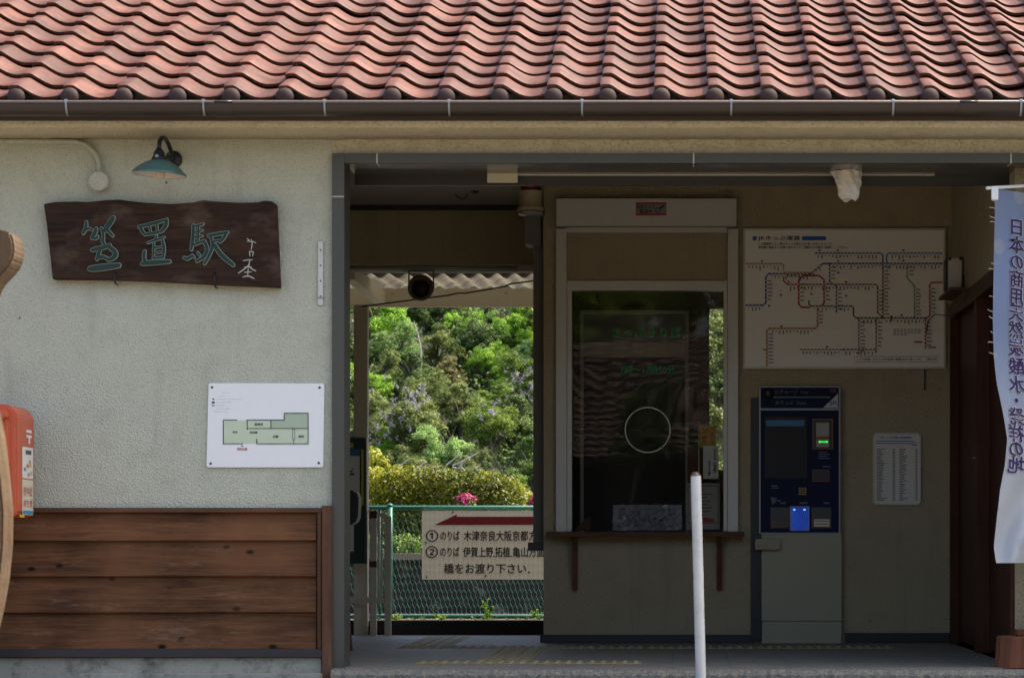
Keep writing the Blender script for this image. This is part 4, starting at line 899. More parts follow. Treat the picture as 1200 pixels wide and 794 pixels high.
# ------------------------------------------------------------------ white strip, floor-plan sign
ts = empty('strip_gauge', (X(376,YW), YW, Z(358,YW)), 'narrow white metal strip fixed upright beside the entrance', 'strip')
pbox('strip', 372.5, 378.5, 283, 357.5, YW-0.014, 0.013, worn('strip_white', (0.60,0.60,0.55), 0.5, 0.12, 12, 50, 0.05, 0, (0.2,0.15,0.1), (0.68,0.75)), ts, 0.002)
for y in (293, 311, 329, 347): lathe('screw', [(0.001,-0.003),(0.004,-0.002),(0.004,0)], (X(375.7,YW-0.014), YW-0.014, Z(y,YW-0.014)), M['blackm'], ts, 8, 'Y')
pbox('clip', 372, 379, 347.5, 350, YW-0.016, 0.014, M['steel'], ts)
FPY = YW-0.012
fp = empty('floor_plan_sign', (X(311,YW), YW, Z(548,YW)), 'white tactile floor plan sign with green rooms on the outer wall', 'sign')
def fq(cx, cy): return 235+cx/6.62, 440+cy/6.617
q = [fq(*p) for p in ((62,72),(66,60),(78,57),(948,59),(958,64),(961,76),(951,695),(946,706),(934,710),(62,710),(50,705),(46,692))]
prism('plate', [(X(a_,FPY), Z(b_,FPY)) for a_, b_ in q], FPY, YW-0.001, M['white'], fp, 0.001)
lg, dg_ = plain('plan_light_green', (0.55,0.64,0.47), 0.6), plain('plan_mid_green', (0.40,0.50,0.36), 0.6)
def frect(l): return [(*[fq(a_,0)[0], fq(b_,0)[0]], fq(0,c_)[1], fq(0,d_)[1]) for a_, b_, c_, d_ in l]
rects('plan_rooms', frect([(178,362,345,525),(362,545,345,410),(362,832,410,525)]), FPY-0.0015, lg, fp); rects('plan_station_rooms', frect([(545,832,345,410),(652,832,290,345)]), FPY-0.0015, dg_, fp)
wlst = frect([(174,285,340,346),(174,180,340,530),(174,330,524,530),(359,365,340,420),(359,650,340,346),(646,652,288,346),(648,838,287,293),(832,838,287,530),(543,549,346,410),(359,838,406,411),(433,439,490,530),(436,836,524,530),(713,716,412,495),(730,733,412,495),(713,733,410,413),(713,733,494,497),(721,725,497,525)])
rects('plan_walls', wlst, FPY-0.003, plain('plan_wall_dark', (0.02,0.035,0.025), 0.6), fp, 0.00008)
ptext('plan_labels', [('待合', *[fq(247,0)[0], fq(287,0)[0]], fq(0,428)[1], fq(0,444)[1]), ('駅務室', fq(420,0)[0], fq(484,0)[0], fq(0,367)[1], fq(0,386)[1]), ('券売機', fq(382,0)[0], fq(441,0)[0], fq(0,430)[1], fq(0,448)[1]), ('店舗', fq(560,0)[0], fq(602,0)[0], fq(0,460)[1], fq(0,479)[1]), ('厨房', fq(760,0)[0], fq(802,0)[0], fq(0,460)[1], fq(0,479)[1])], FPY-0.0045, M['ink'], fp, bold=0.02)
ptext('here_mark', [('現在位置', fq(284,0)[0], fq(362,0)[0], fq(0,558)[1], fq(0,577)[1])], FPY-0.003, M['red_ink'], fp, bold=0.02)
rects('here_dot', frect([(317,328,538,549)]), FPY-0.003, M['red_ink'], fp)
gk = random.Random(12); L = []
for y, x0, x1 in ((132,170,225),(157,148,180),(182,125,320),(207,122,228),(231,125,185),(255,120,225),(278,100,205)):
    x = x0
    while x < x1: w_ = gk.uniform(3, 9); L.append((x, x+w_, y-gk.uniform(1,3), y+gk.uniform(0,3))); x += w_+gk.uniform(3,7)
rects('braille_lines', frect(L), FPY-0.002, plain('braille_grey', (0.34,0.37,0.40), 0.5), fp); rects('legend_marks', frect([(93,106,176,187),(88,110,200,214),(86,96,228,235),(100,111,228,235)]), FPY-0.002, M['ink'], fp)
for a_, b_ in ((90,90),(924,92),(79,680),(917,676)):
    px_, py2 = fq(a_, b_); lathe('screw', [(0.001,-0.004),(0.006,-0.003),(0.006,0)], (X(px_,FPY), FPY, Z(py2,FPY)), M['blackm'], fp, 10, 'Y')

# ------------------------------------------------------------------ red post box at the left edge
pbx = empty('post_box', (X(-30,13.7), 13.72, -0.045), 'faded red-orange post box with stickers on its side at left edge', 'post box')
xr_ = X(40, 13.92)          # right side plane
pm = worn('post_box_red', (0.50, 0.105, 0.045), 0.42, 0.12, 5, 60, 0.04, 0, (0.60,0.22,0.13), (0.6,0.8))
z0, z1 = Z(606, 13.7), Z(473.5, 13.6)
def pbprof(x0, x1, zb, zt, r):
    o = [(x0, zb+r*0.3), (x0+r*0.3, zb), (x1-r*0.3, zb), (x1, zb+r*0.3)]
    for k in range(7): an = R(15*k); o.append((x1-r+r*math.cos(an), zt-r+r*math.sin(an)))
    for k in range(7): an = R(90+15*k); o.append((x0+r+r*math.cos(an), zt-r+r*math.sin(an)))
    return o
prism('body', pbprof(xr_-0.46, xr_, z0, z1, 0.075), 13.56, 13.92, pm, pbx, 0.008)
prism('door', pbprof(xr_-0.43, xr_-0.035, z0+0.03, z1-0.06, 0.05), 13.535, 13.565, pm, pbx, 0.006)
prism('hood', [(xr_-0.42, z1-0.075), (xr_-0.04, z1-0.075), (xr_-0.04, z1-0.03), (xr_-0.42, z1-0.03)], 13.47, 13.57, pm, pbx, 0.008)
box('slot', xr_-0.38, xr_-0.07, 13.528, 13.54, z1-0.13, z1-0.085, M['black'], pbx)
box('collection_plate', xr_-0.36, xr_-0.09, 13.525, 13.536, z0+0.17, z1-0.16, M['paper'], pbx)
box('pedestal', xr_-0.30, xr_-0.16, 13.68, 13.80, -0.045, z0, pm, pbx, 0.01)
def side_q(name, y0, y1, za, zb, m, d=0.0015):
    return pydata(name, [(xr_+d,y0,za),(xr_+d,y1,za),(xr_+d,y1,zb),(xr_+d,y0,zb)], [(0,1,2,3)], m, pbx)
mk = plain('mark_white_paint', (0.72,0.70,0.68), 0.5)
ym = 13.80
side_q('postal_mark', ym-0.055, ym+0.06, Z(507,ym), Z(503.5,ym), mk); side_q('postal_mark', ym-0.055, ym+0.06, Z(512.8,ym), Z(509.6,ym), mk); side_q('postal_mark', ym-0.010, ym+0.022, Z(520,ym), Z(512.8,ym), mk, 0.0018)
side_q('sticker', ym-0.14, ym+0.09, Z(560.5,ym), Z(524,ym), M['paper']); side_q('sticker', ym-0.14, ym+0.09, Z(603,ym), Z(562,ym), worn('sticker_cream', (0.62,0.58,0.42), 0.6, 0.05, 9, 40, 0.02))
side_q('sticker_photo', ym-0.07, ym+0.05, Z(532.5,ym), Z(527.5,ym), plain('photo_dark', (0.09,0.08,0.10), 0.6), 0.0025)
for y_, z_, cc in ((-.03,546,(.5,.16,.04)),(.03,545,(.55,.42,.1)),(-.09,550,(.15,.2,.4)),(.05,554,(.5,.45,.15)),(-.01,556,(.3,.35,.2)),(.02,541,(.45,.3,.15))):
    side_q('sticker_picture', ym+y_-0.022, ym+y_+0.022, Z(z_+2,ym), Z(z_-2,ym), plain('pic', cc, 0.6), 0.0026)
V, FA = [], []
for body, zz0, zz1 in (('熱中症', 581, 570), ('命を救', 594, 585)):
    v, f = text_verts(body, 0.03); ax, bx = min(p[0] for p in v), max(p[0] for p in v); az, bz2 = min(p[1] for p in v), max(p[1] for p in v); b = len(V)
    V += [(xr_+0.003, ym-0.12+0.19*(x-ax)/(bx-ax), Z(zz0,ym)+(Z(zz1,ym)-Z(zz0,ym))*(z-az)/(bz2-az)) for x, z in v]; FA += [tuple(i+b for i in p) for p in f]
pydata('sticker_text', V, FA, plain('pink_print', (0.45,0.05,0.10), 0.6), pbx)
side_q('sticker_band', ym-0.13, ym+0.08, Z(602,ym), Z(598,ym), plain('band_blue', (0.05,0.25,0.42), 0.6), 0.0026); side_q('sticker_corner', ym-0.2, ym-0.10, Z(606,ym), Z(603,ym), plain('corner_yellow', (0.55,0.42,0.05), 0.6), 0.0027)

# ------------------------------------------------------------------ carved wooden board in the near left foreground
WY = 6.0; WDX = -8
ol = [(24,283),(24.5,296),(22,305),(17,314),(9,322),(0,332),(-8,352),(-20,380),(-26,410),(-22,440),(-8,462),(-4,480),(3,515),(8,560),(11.5,600),(11,640),(7,680),(0,718),(-10,760),(-20,820),(-26,1002),(-150,1002),(-150,300),(-120,262),(-60,262),(0,267.5),(20,272)]
s = NT('foreground_carved_wood'); g = s.noise(1.2, 6, 0.6, vec=s.coord((10, 10, 1.6)), dist=0.8); kz = s.noise(24, 3)
c = s.mix(s.ramp(g, 0.3, 0.75), (0.085,0.056,0.032), (0.15,0.104,0.063))
prism('carved_board', [(X(a_+WDX,WY), Z(b_,WY)) for a_, b_ in ol], WY, WY+0.10, s.fin(c, 0.7, s.bump(kz, 0.6, 0.01), spec=0.1), None, 0.005)
tag(bpy.data.objects['carved_board'], 'tan carved wooden cut-out board at the very left foreground edge', 'wooden board')

# ------------------------------------------------------------------ white steel post before the entrance
WPY = 13.42
bm = bmesh.new(); xb, xt = X(821.5, WPY), X(815.3, WPY); zt = Z(552.5, WPY); zb = -0.05
prof_z = [0, .02, .2, .4, .49, .5, .51, .53, .7, .9, .975, .985, 1.0]; pts = []; rad = []
for t in prof_z:
    pts.append((xb+(xt-xb)*t+(0.0012 if .49 < t < .53 else 0), WPY, zb+(zt-zb)*t)); rad.append(0.0255*(0.97 if t == .5 else 1) if t < .98 else (0.0235 if t < .99 else 0.014))
add_tube(bm, pts, rad, 24); bmesh.ops.recalc_face_normals(bm, faces=bm.faces)
s = NT('post_white_paint'); ru = s.noise(30, 6, 0.7); zz_ = s.n('ShaderNodeSeparateXYZ'); s.l(s.coord(), zz_.inputs[0])
tp = s.n('ShaderNodeMapRange'); tp.inputs[1].default_value = zt-0.035; tp.inputs[2].default_value = zt; s.l(zz_.outputs[2], tp.inputs[0])
ad = s.n('ShaderNodeMath', operation='ADD'); s.l(tp.outputs[0], ad.inputs[0]); s.l(ru, ad.inputs[1])
c = s.mix(s.ramp(ad.outputs[0], 0.85, 1.05), (0.56,0.575,0.56), (0.07,0.03,0.02)); c = s.mix(s.ramp(s.noise(6, 7, 0.7), 0.5, 0.8), c, (0.40,0.40,0.37)); c = s.mix(s.ramp(ru, 0.66, 0.74), c, (0.45,0.33,0.22))
tag(obj('steel_post', bm, s.fin(c, 0.35), None, smooth=True), 'slim leaning white steel post with rusty top before the ticket window', 'post')

# ------------------------------------------------------------------ banner flag on a log stump at the right edge
SGY = 14.12
stp = empty('log_stump', (X(1203,SGY), SGY, 0), 'reddish sawn log stump holding the flag pole at right edge', 'stump')
def stump():
    bm = bmesh.new(); r = random.Random(14); cx = X(1203,SGY); rings = []; n = 40
    for j, (zz, k) in enumerate(((0.0,1.05),(0.02,1.03),(0.06,1.0),(0.11,0.97),(0.15,0.96),(0.158,0.94))):
        rings.append([bm.verts.new((cx+0.157*k*(1+0.05*math.sin(5*t+1)+0.03*math.sin(11*t)+0.012*math.sin(23*t))*math.cos(t), SGY+0.15*k*(1+0.05*math.sin(5*t+1)+0.03*math.sin(11*t))*math.sin(t), zz)) for t in [2*math.pi*q/n for q in range(n)]])
    for a_, b_ in zip(rings, rings[1:]):
        for k in range(n): bm.faces.new((a_[k], a_[(k+1)%n], b_[(k+1)%n], b_[k]))
    bm.faces.new(rings[-1]); bm.faces.new(list(reversed(rings[0]))); return bm
obj('log', stump(), wood('stump_bark', (0.20,0.075,0.04), (0.07,0.03,0.02), 2, 1.6, 0.7, 0, False, 0.8), stp)
bm = bmesh.new(); add_box(bm, X(1189,SGY), X(1207,SGY), SGY-0.05, SGY+0.04, 0.159, 0.192); obj('pole_block', bm, wood('block_red', (0.16,0.06,0.035),(0.08,0.03,0.02),0,1,0.7,0,False), stp, bevel=0.006)
fl = empty('banner_flag', (X(1226,SGY), SGY, 0.16), 'pale blue banner flag with mirrored purple vertical writing at right edge', 'flag')
PX, PY = X(1228,SGY), SGY
FZ1, FZ0 = Z(222, 13.95), Z(659, 13.95)
EDGE = [(222,1166),(260,1166),(300,1165),(340,1164),(380,1163.5),(420,1165),(450,1168),(480,1174),(515,1180),(545,1178),(575,1172),(605,1168),(640,1165),(662,1168)]
def ex(py):
    for (y0, x0), (y1, x1) in zip(EDGE, EDGE[1:]):
        if py <= y1: return x0+(x1-x0)*max(0,(py-y0))/(y1-y0)
    return EDGE[-1][1]
def cloth(t, v):        # t: 0 free edge .. 1 pole, v: 0 top .. 1 bottom
    py = 222+437*v; fy = 13.84
    x0 = X(ex(py), fy); zz = FZ1+(FZ0-FZ1)*v - 0.012*math.sin(math.pi*t)*(1-v)
    wv = (0.030*math.sin(5.5*v*math.pi+3.2*t)*(0.25+0.9*v) + 0.014*math.sin(11*t+7*v) + 0.055*v*math.sin(8*t+15*v*v)*(v > 0.55)*min(1,(v-0.55)*5))*math.sin(math.pi*min(1,0.15+t*0.9))
    return (x0+(PX-x0)*t, fy+(PY-fy)*t+wv, zz)
nx_, nz_ = 40, 120; V = [cloth(i/nx_, j/nz_) for j in range(nz_+1) for i in range(nx_+1)]; FA = [(j*(nx_+1)+i, (j+1)*(nx_+1)+i, (j+1)*(nx_+1)+i+1, j*(nx_+1)+i+1) for j in range(nz_) for i in range(nx_)]
s = NT('flag_cloth'); sp = s.n('ShaderNodeSeparateXYZ'); s.l(s.coord(), sp.inputs[0])
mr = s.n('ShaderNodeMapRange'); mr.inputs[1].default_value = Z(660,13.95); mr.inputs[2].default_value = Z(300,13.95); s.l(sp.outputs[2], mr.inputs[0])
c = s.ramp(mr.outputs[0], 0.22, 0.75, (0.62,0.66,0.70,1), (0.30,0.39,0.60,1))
vo = s.n('ShaderNodeTexVoronoi'); vo.inputs['Scale'].default_value = 1; vo.inputs['Randomness'].default_value = 0.9; s.l(s.coord((9.5,0.01,7.0)), vo.inputs['Vector'])
sz = s.n('ShaderNodeSeparateColor'); s.l(vo.outputs['Color'], sz.inputs[0])
thr = s.n('ShaderNodeMath', operation='MULTIPLY_ADD'); thr.inputs[1].default_value = 0.26; thr.inputs[2].default_value = 0.10; s.l(sz.outputs[0], thr.inputs[0])
lt = s.n('ShaderNodeMath', operation='LESS_THAN'); s.l(vo.outputs['Distance'], lt.inputs[0]); s.l(thr.outputs[0], lt.inputs[1])
hf = s.n('ShaderNodeMath', operation='MULTIPLY'); hf.inputs[1].default_value = 0.55; s.l(lt.outputs[0], hf.inputs[0])
c = s.mix(hf.outputs[0], c, (0.50,0.53,0.62))
df = s.n('ShaderNodeBsdfDiffuse'); tl = s.n('ShaderNodeBsdfTranslucent'); mx_ = s.n('ShaderNodeMixShader'); mx_.inputs[0].default_value = 0.4
s.l(c, df.inputs[0]); s.l(c, tl.inputs[0]); s.l(df.outputs[0], mx_.inputs[1]); s.l(tl.outputs[0], mx_.inputs[2]); s.l(mx_.outputs[0], s.out.inputs[0])
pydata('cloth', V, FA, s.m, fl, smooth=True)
chars = '日本の商用天然炭酸水・発祥の地'; yc = [264,285,305,325,345,364,384,405,427,449,468,487,507,525,544]
def flag_text(name, bold, dy, m):
    V, FA = [], []
    for ch, py in zip(chars, yc):
        v, f = text_verts(ch, bold, 2); hw = 0.45
        b = len(V); cxv = 0.49; czv = 0.38
        cen_t = (1191-ex(py))/(1228-ex(py))
        for k in range(8):
            b = len(V); ox, oz = bold*math.cos(k*math.pi/4), bold*math.sin(k*math.pi/4)
            for x, z in v:
                t = cen_t - (x+ox-cxv)*(18.5/(1228-ex(py))); vv = (py - (z+oz-czv)*21.5 - 222)/437
                p = cloth(t, vv); V.append((p[0], p[1]-dy-k*0.00015, p[2]))
            FA += [tuple(i+b for i in q) for q in f]
    return pydata(name, V, FA, m, fl)
flag_text('lettering_outline', 0.055, 0.005, plain('outline_white', (0.52,0.52,0.60), 0.8)); flag_text('lettering', 0.022, 0.008, plain('purple_print', (0.028,0.012,0.085), 0.8))
tube('cross_rod', [(X(1156,13.8),13.8,Z(220.5,13.8)), (X(1163,13.82),13.82,Z(220,13.82)), (PX+0.02, SGY, Z(216,SGY))], 0.0085, M['white'], fl, 10)
pbox('rod_clip', 1162, 1170, 218, 234, 13.80, 0.02, M['white'], fl, 0.003)
tube('pole', [(PX,SGY+0.012,0.165),(PX,SGY+0.012,Z(212,SGY))], 0.011, M['white'], fl, 12)
rg = random.Random(17); bm = bmesh.new()
for py in (239,247,258,263,312,318,350,367,375,392,403,416): 
    v = (py-222)/437; p = cloth(0.0, v); k = rg.uniform(0.012, 0.03); add_tube(bm, [p, (p[0]-k*0.6, p[1], p[2]+0.004), (p[0]-k, p[1]-0.003, p[2]+rg.uniform(0,0.012))], 0.0011, 4)
obj('frayed_threads', bm, M['white'], fl)

# ================================================================== PLATFORM SIDE
FY = 22.4
asph = worn('platform_asphalt', (0.045,0.042,0.038), 0.9, 0.3, 3, 90, 0.4)
tag(box('platform', -30, XOL+0.1, 19.02, 22.2, -0.12, -0.004, asph), kind='structure')
tag(box('platform_behind_office', XOL+0.1, 30, 19.75, 22.2, -0.12, -0.004, asph), kind='structure')
kerb = box('kerb', -30, 30, 22.2, 22.62, -0.12, 0.012, worn('edge_stone', (0.15,0.13,0.10), 0.9, 0.4, 5, 60, 0.5, 0, (0.10,0.09,0.04), (0.5,0.65)), None, 0.008); tag(kerb, kind='structure')
tag(box('exit_kerb', -3.6, XOL-0.001, 19.03, 19.14, -0.1, 0.096, worn('dark_kerb', (0.05,0.042,0.034), 0.95, 0.4, 5, 60, 0.5), None, 0.006), kind='structure')
sheet('track_bed', -60, 40, 22.62, 27.0, -0.06, worn('ballast', (0.16,0.14,0.12), 0.95, 0.45, 4, 28, 1.0, bd=0.03))
gpaint = worn('fence_green', (0.012, 0.13, 0.085), 0.45, 0.25, 8, 50, 0.05)
fc = empty('mesh_fence', (X(540,FY), FY, 0.0), 'green wire mesh fence with pipe rails along the platform edge', 'fence')
fx0, fx1 = -3.9, 0.2; ft = Z(594.5,FY); fb = Z(722,FY)
tube('top_rail', [(fx0,FY,ft),(fx1,FY,ft)], 0.018, gpaint, fc, 12); tube('bottom_rail', [(fx0,FY,fb),(fx1,FY,fb)], 0.017, gpaint, fc, 12)
for p in (457.5, 690):
    x = X(p,FY); tube('post', [(x,FY-0.034,0.005),(x,FY-0.034,ft+0.012)], 0.023, gpaint, fc, 14)
    lathe('post_cap', [(0.027,0),(0.026,0.012),(0.012,0.022),(0.001,0.025)], (x,FY-0.034,ft+0.012), gpaint, fc, 14)
x = X(444.5,FY); tube('post', [(x,FY+0.02,0.005),(x,FY+0.02,ft)], 0.013, gpaint, fc, 10)
bm = bmesh.new(); cw, ch = 0.038, 0.062; t_ = 0.0021
def wire(bm, a_, b_):
    a_, b_ = Vector(a_), Vector(b_); d = (b_-a_).normalized(); n1 = d.cross(Vector((0,1,0))).normalized()*t_; n2 = Vector((0,t_,0))
    r0 = [bm.verts.new(a_+q) for q in (n1, n2, -n1, -n2)]; r1 = [bm.verts.new(b_+q) for q in (n1, n2, -n1, -n2)]
    for k in range(4): bm.faces.new((r0[k], r0[(k+1)%4], r1[(k+1)%4], r1[k]))
nrow = int((ft-fb)/ch)+1; ncol = int((fx1-fx0)/cw)
for j in range(nrow):
    z = ft-0.012-j*ch; 
    for i in range(ncol):
        x = fx0+i*cw+(cw/2 if j % 2 else 0); zl = z-ch*0.42
        if zl-ch*0.58 < fb-0.01: continue
        wire(bm, (x,FY,z), (x,FY,zl)); wire(bm, (x,FY,zl), (x-cw/2,FY,z-ch)); wire(bm, (x,FY,zl), (x+cw/2,FY,z-ch))
o = obj('wire_mesh', bm, gpaint, fc); o['kind'] = 'stuff'

# direction sign wired to the fence
SY = FY-0.035
ds = empty('direction_sign', (X(566,SY), SY, Z(679,SY)), 'cream platform direction sign with red arrow wired to the green fence', 'sign')
s = NT('direction_sign_plate'); n = s.noise(5, 6, 0.7); n2 = s.noise(40, 4)
c = s.mix(n, (0.70,0.655,0.52), (0.78,0.735,0.59)); c = s.mix(s.ramp(s.noise(13, 7, 0.75), 0.66, 0.76), c, (0.25,0.17,0.10))
hx = s.n('ShaderNodeTexVoronoi'); hx.inputs['Scale'].default_value = 1; hx.inputs['Randomness'].default_value = 0; s.l(s.coord((1/0.038, 0.01, 1/0.062)), hx.inputs['Vector'])
spl = s.fin(c, 0.5, s.bump(hx.outputs['Distance'], 0.45, 0.006))
pbox('plate', 494.5, 655, 598, 678.5, SY, 0.012, spl, ds)
def sg(cx, cy): return 480+cx/7.5, 590+cy/7.5
bm = bmesh.new(); bm.faces.new([bm.verts.new((X(sg(*p)[0],SY), SY-0.002, Z(sg(*p)[1],SY))) for p in ((220,184),(1290,182),(1290,112),(415,112),(415,92))]); obj('arrow', bm, plain('arrow_red', (0.17,0.006,0.012), 0.55), ds)
def row(txt, x0, x1, y0, y1): return (txt, sg(x0,0)[0], sg(x1,0)[0], sg(0,y0)[1], sg(0,y1)[1])
def spread(txt, x0, x1, y0, y1, kw=0.94):
    w_ = (x1-x0)/len(txt); return [row(c_, x0+i*w_, x0+(i+kw)*w_, y0, y1) for i, c_ in enumerate(txt)]
for IT in ([row('①',145,250,230,330)], [row('②',143,247,370,474)], spread('のりば',268,442,236,322), spread('木津奈良大阪京都',476,1046,236,324) + spread('方面',1050,1190,236,324),
    spread('のりば',266,440,378,464), spread('伊賀上野',472,738,378,466) + [row('.',736,746,454,465)] + spread('拓植',752,888,378,466) + [row('.',890,900,454,465)] + spread('亀山方面',906,1190,378,466),
    spread('橋をお渡り下さい',302,1034,524,612) + [row('.',1042,1056,594,608)]):
    ptext('sign_text', IT, SY-0.002, M['ink'], ds, bold=0.018, res=3)
for p in ((130,50),(380,72),(672,45),(145,340),(150,640),(668,632)):
    a_, b_ = sg(*p); lathe('fixing_wire', [(0.001,-0.008),(0.006,-0.006),(0.008,0)], (X(a_,SY), SY, Z(b_,SY)), worn('rust', (0.05,0.025,0.015), 0.8, 0.2, 30, 60, 0.2), ds, 8, 'Y')

# cream wooden railing and post, awning with corrugated sheets
cpaint = worn('cream_paint_wood', (0.62, 0.57, 0.44), 0.6, 0.15, 6, 60, 0.15, 0, (0.16,0.10,0.06), (0.62,0.75))
rl = empty('cream_railing', (X(445,18.82), 18.82, 0), 'low cream slatted railing beside the platform exit', 'railing')
for p0, p1, t, b, m in ((433.5,441,599,745.5,cpaint),(450.5,458,606,745,cpaint)): pbox('post', p0, p1, t, b, 18.8, 0.045, m, rl, 0.003)
for p0, p1 in ((442.6,444.6),(446,448.2)): pbox('slat', p0, p1, 604, 699.5, 18.81, 0.02, cpaint, rl, 0.001)
pbox('bottom_rail', 400, 433.4, 699, 706, 18.81, 0.03, cpaint, rl, 0.002); pbox('bottom_rail', 441.1, 450.4, 699.6, 705.5, 18.81, 0.03, cpaint, rl, 0.002)
prism('top_rail', [(X(432,18.8),Z(601.5,18.8)),(X(458.5,18.8),Z(609.5,18.8)),(X(458.5,18.8),Z(605,18.8)),(X(438,18.8),Z(598,18.8)),(X(432,18.8),Z(597.4,18.8))], 18.79, 18.80, cpaint, rl)
rb = worn('rust_band', (0.10,0.035,0.02), 0.8, 0.3, 30, 60, 0.2)
for t, b in ((598.4,607),(657,664)): pbox('band', 433, 441.5, t, b, 18.788, 0.004, rb, rl)
aw = empty('platform_awning', (X(420,20), 20, 0), 'cream timber awning with corrugated sheets and post over the platform exit', 'awning')
pbox('post', 414.5, 430.5, 357, 744, 18.95, 0.10, cpaint, aw, 0.004)
AY = 21.0
box('front_beam', -6, 3.0, AY, AY+0.09, Z(359,AY), Z(337.5,AY), cpaint, aw, 0.004)
box('wall_beam', -6, 3.0, 18.86, 18.94, Z(318.5,18.86), Z(311.5,18.86), cpaint, aw, 0.003)
def fibreglass():
    s = NT('translucent_sheet'); c = s.mix(s.ramp(s.noise(3, 6, 0.65), 0.4, 0.75), (0.26,0.235,0.175), (0.10,0.085,0.06))
    d = s.n('ShaderNodeBsdfDiffuse'); t = s.n('ShaderNodeBsdfTranslucent'); m = s.n('ShaderNodeMixShader'); m.inputs[0].default_value = 0.35
    s.l(c, d.inputs[0]); s.l(c, t.inputs[0]); s.l(d.outputs[0], m.inputs[1]); s.l(t.outputs[0], m.inputs[2]); s.l(m.outputs[0], s.out.inputs[0]); return s.m
bm = bmesh.new(); n = 420; A = []
y0, z0_, y1, z1_ = 18.9, Z(318,18.86)+0.05, AY+0.18, Z(336,AY)+0.005
for i in range(n+1):
    x = -6+9*i/n; d = 0.019*math.sin(2*math.pi*x/0.130); A.append((bm.verts.new((x,y0,z0_+d)), bm.verts.new((x,y1,z1_+d))))
for a_, b_ in zip(A, A[1:]): bm.faces.new((a_[0], b_[0], b_[1], a_[1]))
ob = obj('corrugated_sheet', bm, fibreglass(), aw, smooth=True)
for xx in (X(404,18.95), X(404,18.95)+2.6, X(404,18.95)-2.0):
    prism('rafter', [(18.94, Z(311,18.95)-0.10), (AY-0.001, Z(358,AY)), (AY-0.001, Z(342,AY)), (18.94, Z(311,18.95))], xx, xx+0.07, cpaint, aw)
    o = [k for k in aw.children if k.name.startswith('rafter')][-1]
    for v in o.data.vertices: v.co = Vector((v.co.y, v.co.x, v.co.z))
tube('cable', [(X(424,18.9),18.9,Z(359,18.9)),(X(470,18.9),18.9,Z(353,18.9)),(X(525,18.9),18.9,Z(346,18.9)),(X(537,18.9),18.88,Z(343.5,18.9)),(X(545,18.9),18.9,Z(343.5,18.9)),(X(590,18.9),18.9,Z(336,18.9)),(X(600,18.9),18.88,Z(332.5,18.9)),(X(625,18.9),18.9,Z(329,18.9)),(X(650,18.9),18.9,Z(325,18.9))], 0.006, worn('cable_brown', (0.12,0.09,0.06), 0.7, 0.2, 9, 40, 0.1), aw, 6)
lt_ = empty('tube_light', (X(508,18.84), 18.84, Z(316,18.84)), 'long unlit tube light fixed under the exit lintel', 'light')
tube('tube', [(X(409,18.8),18.8,Z(313.6,18.8)),(X(606,18.8),18.8,Z(313.6,18.8))], 0.014, worn('tube_grey', (0.33,0.33,0.30), 0.25, 0.05, 5, 30, 0.02), lt_, 10)
pbox('end_cap', 606.5, 640, 309.5, 317.5, 18.79, 0.03, cpaint, lt_, 0.002)
hs_ = empty('horn_speaker', (X(492,18.75), 18.75, Z(356,18.75)), 'dark round horn speaker hanging under the platform awning', 'speaker')
hx_, hz_ = X(492.5,18.72), Z(337.5,18.72)
spm = worn('speaker_brown', (0.12,0.10,0.075), 0.6, 0.2, 12, 50, 0.1)
def horn():
    bm = bmesh.new(); rr = [(0.055,0.20,0.03),(0.075,0.15,0.022),(0.087,0.08,0.012),(0.089,0.02,0.003),(0.078,-0.01,0),(0.066,-0.012,0),(0.060,0.03,0),(0.02,0.07,0)]; rings = []
    for r_, y, dz_ in rr: rings.append([bm.verts.new((hx_+r_*math.cos(t), 18.72+y, hz_+dz_+r_*math.sin(t))) for t in [2*math.pi*k/32 for k in range(32)]])
    for a_, b_ in zip(rings, rings[1:]):
        for k in range(32): bm.faces.new((a_[k], a_[(k+1)%32], b_[(k+1)%32], b_[k]))
    bm.faces.new(rings[0]); bm.faces.new(rings[-1]); bmesh.ops.recalc_face_normals(bm, faces=bm.faces); return bm
obj('horn', horn(), spm, hs_, smooth=True)
lathe('driver', [(0.001,-0.006),(0.058,-0.004),(0.058,0.02)], (hx_,18.75,hz_), plain('speaker_black',(0.01,0.01,0.01),0.6), hs_, 28, 'Y')
multi('bracket', [(hx_-0.088, hx_-0.080, 18.78, 18.81, hz_, Z(318,18.8)), (hx_+0.080, hx_+0.088, 18.78, 18.81, hz_, Z(318,18.8)), (hx_-0.088, hx_+0.088, 18.78, 18.81, Z(318,18.8), Z(317,18.8))], spm, hs_)

# green notice board, black card reader
gb = empty('notice_board', (X(415,18.65), 18.65, 0.45), 'dark green notice board with papers on the post by the exit', 'notice board')
pbox('board', 372, 427.5, 513.5, 660, 18.7, 0.03, worn('board_green', (0.008,0.035,0.024), 0.5, 0.2, 5, 40, 0.05), gb, 0.003)
multi('edge', [(X(427.5,18.69), X(429.6,18.69), 18.685, 18.735, Z(660.5,18.69), Z(513,18.69)), (X(372,18.69), X(427.5,18.69), 18.685, 18.735, Z(513.4,18.69), Z(511.8,18.69))], M['alu'], gb)
pbox('poster', 380, 421.5, 526, 581, 18.695, 0.003, M['paper'], gb); rects('poster_header', [(380, 421.5, 526, 534)], 18.692, plain('poster_blue', (0.03,0.13,0.28), 0.6), gb)
rects('poster_print', [(408,413,551,553),(409,415,554,556.5),(409,411,558,559),(412.5,414,548.5,550)], 18.692, M['ink'], gb); pbox('small_paper', 407, 414.5, 615, 646, 18.695, 0.003, M['paper'], gb); pbox('small_paper', 404, 414, 518.5, 524.5, 18.695, 0.003, worn('paper_yellow', (0.5,0.42,0.12), 0.7, 0.05, 9, 40, 0.03), gb)
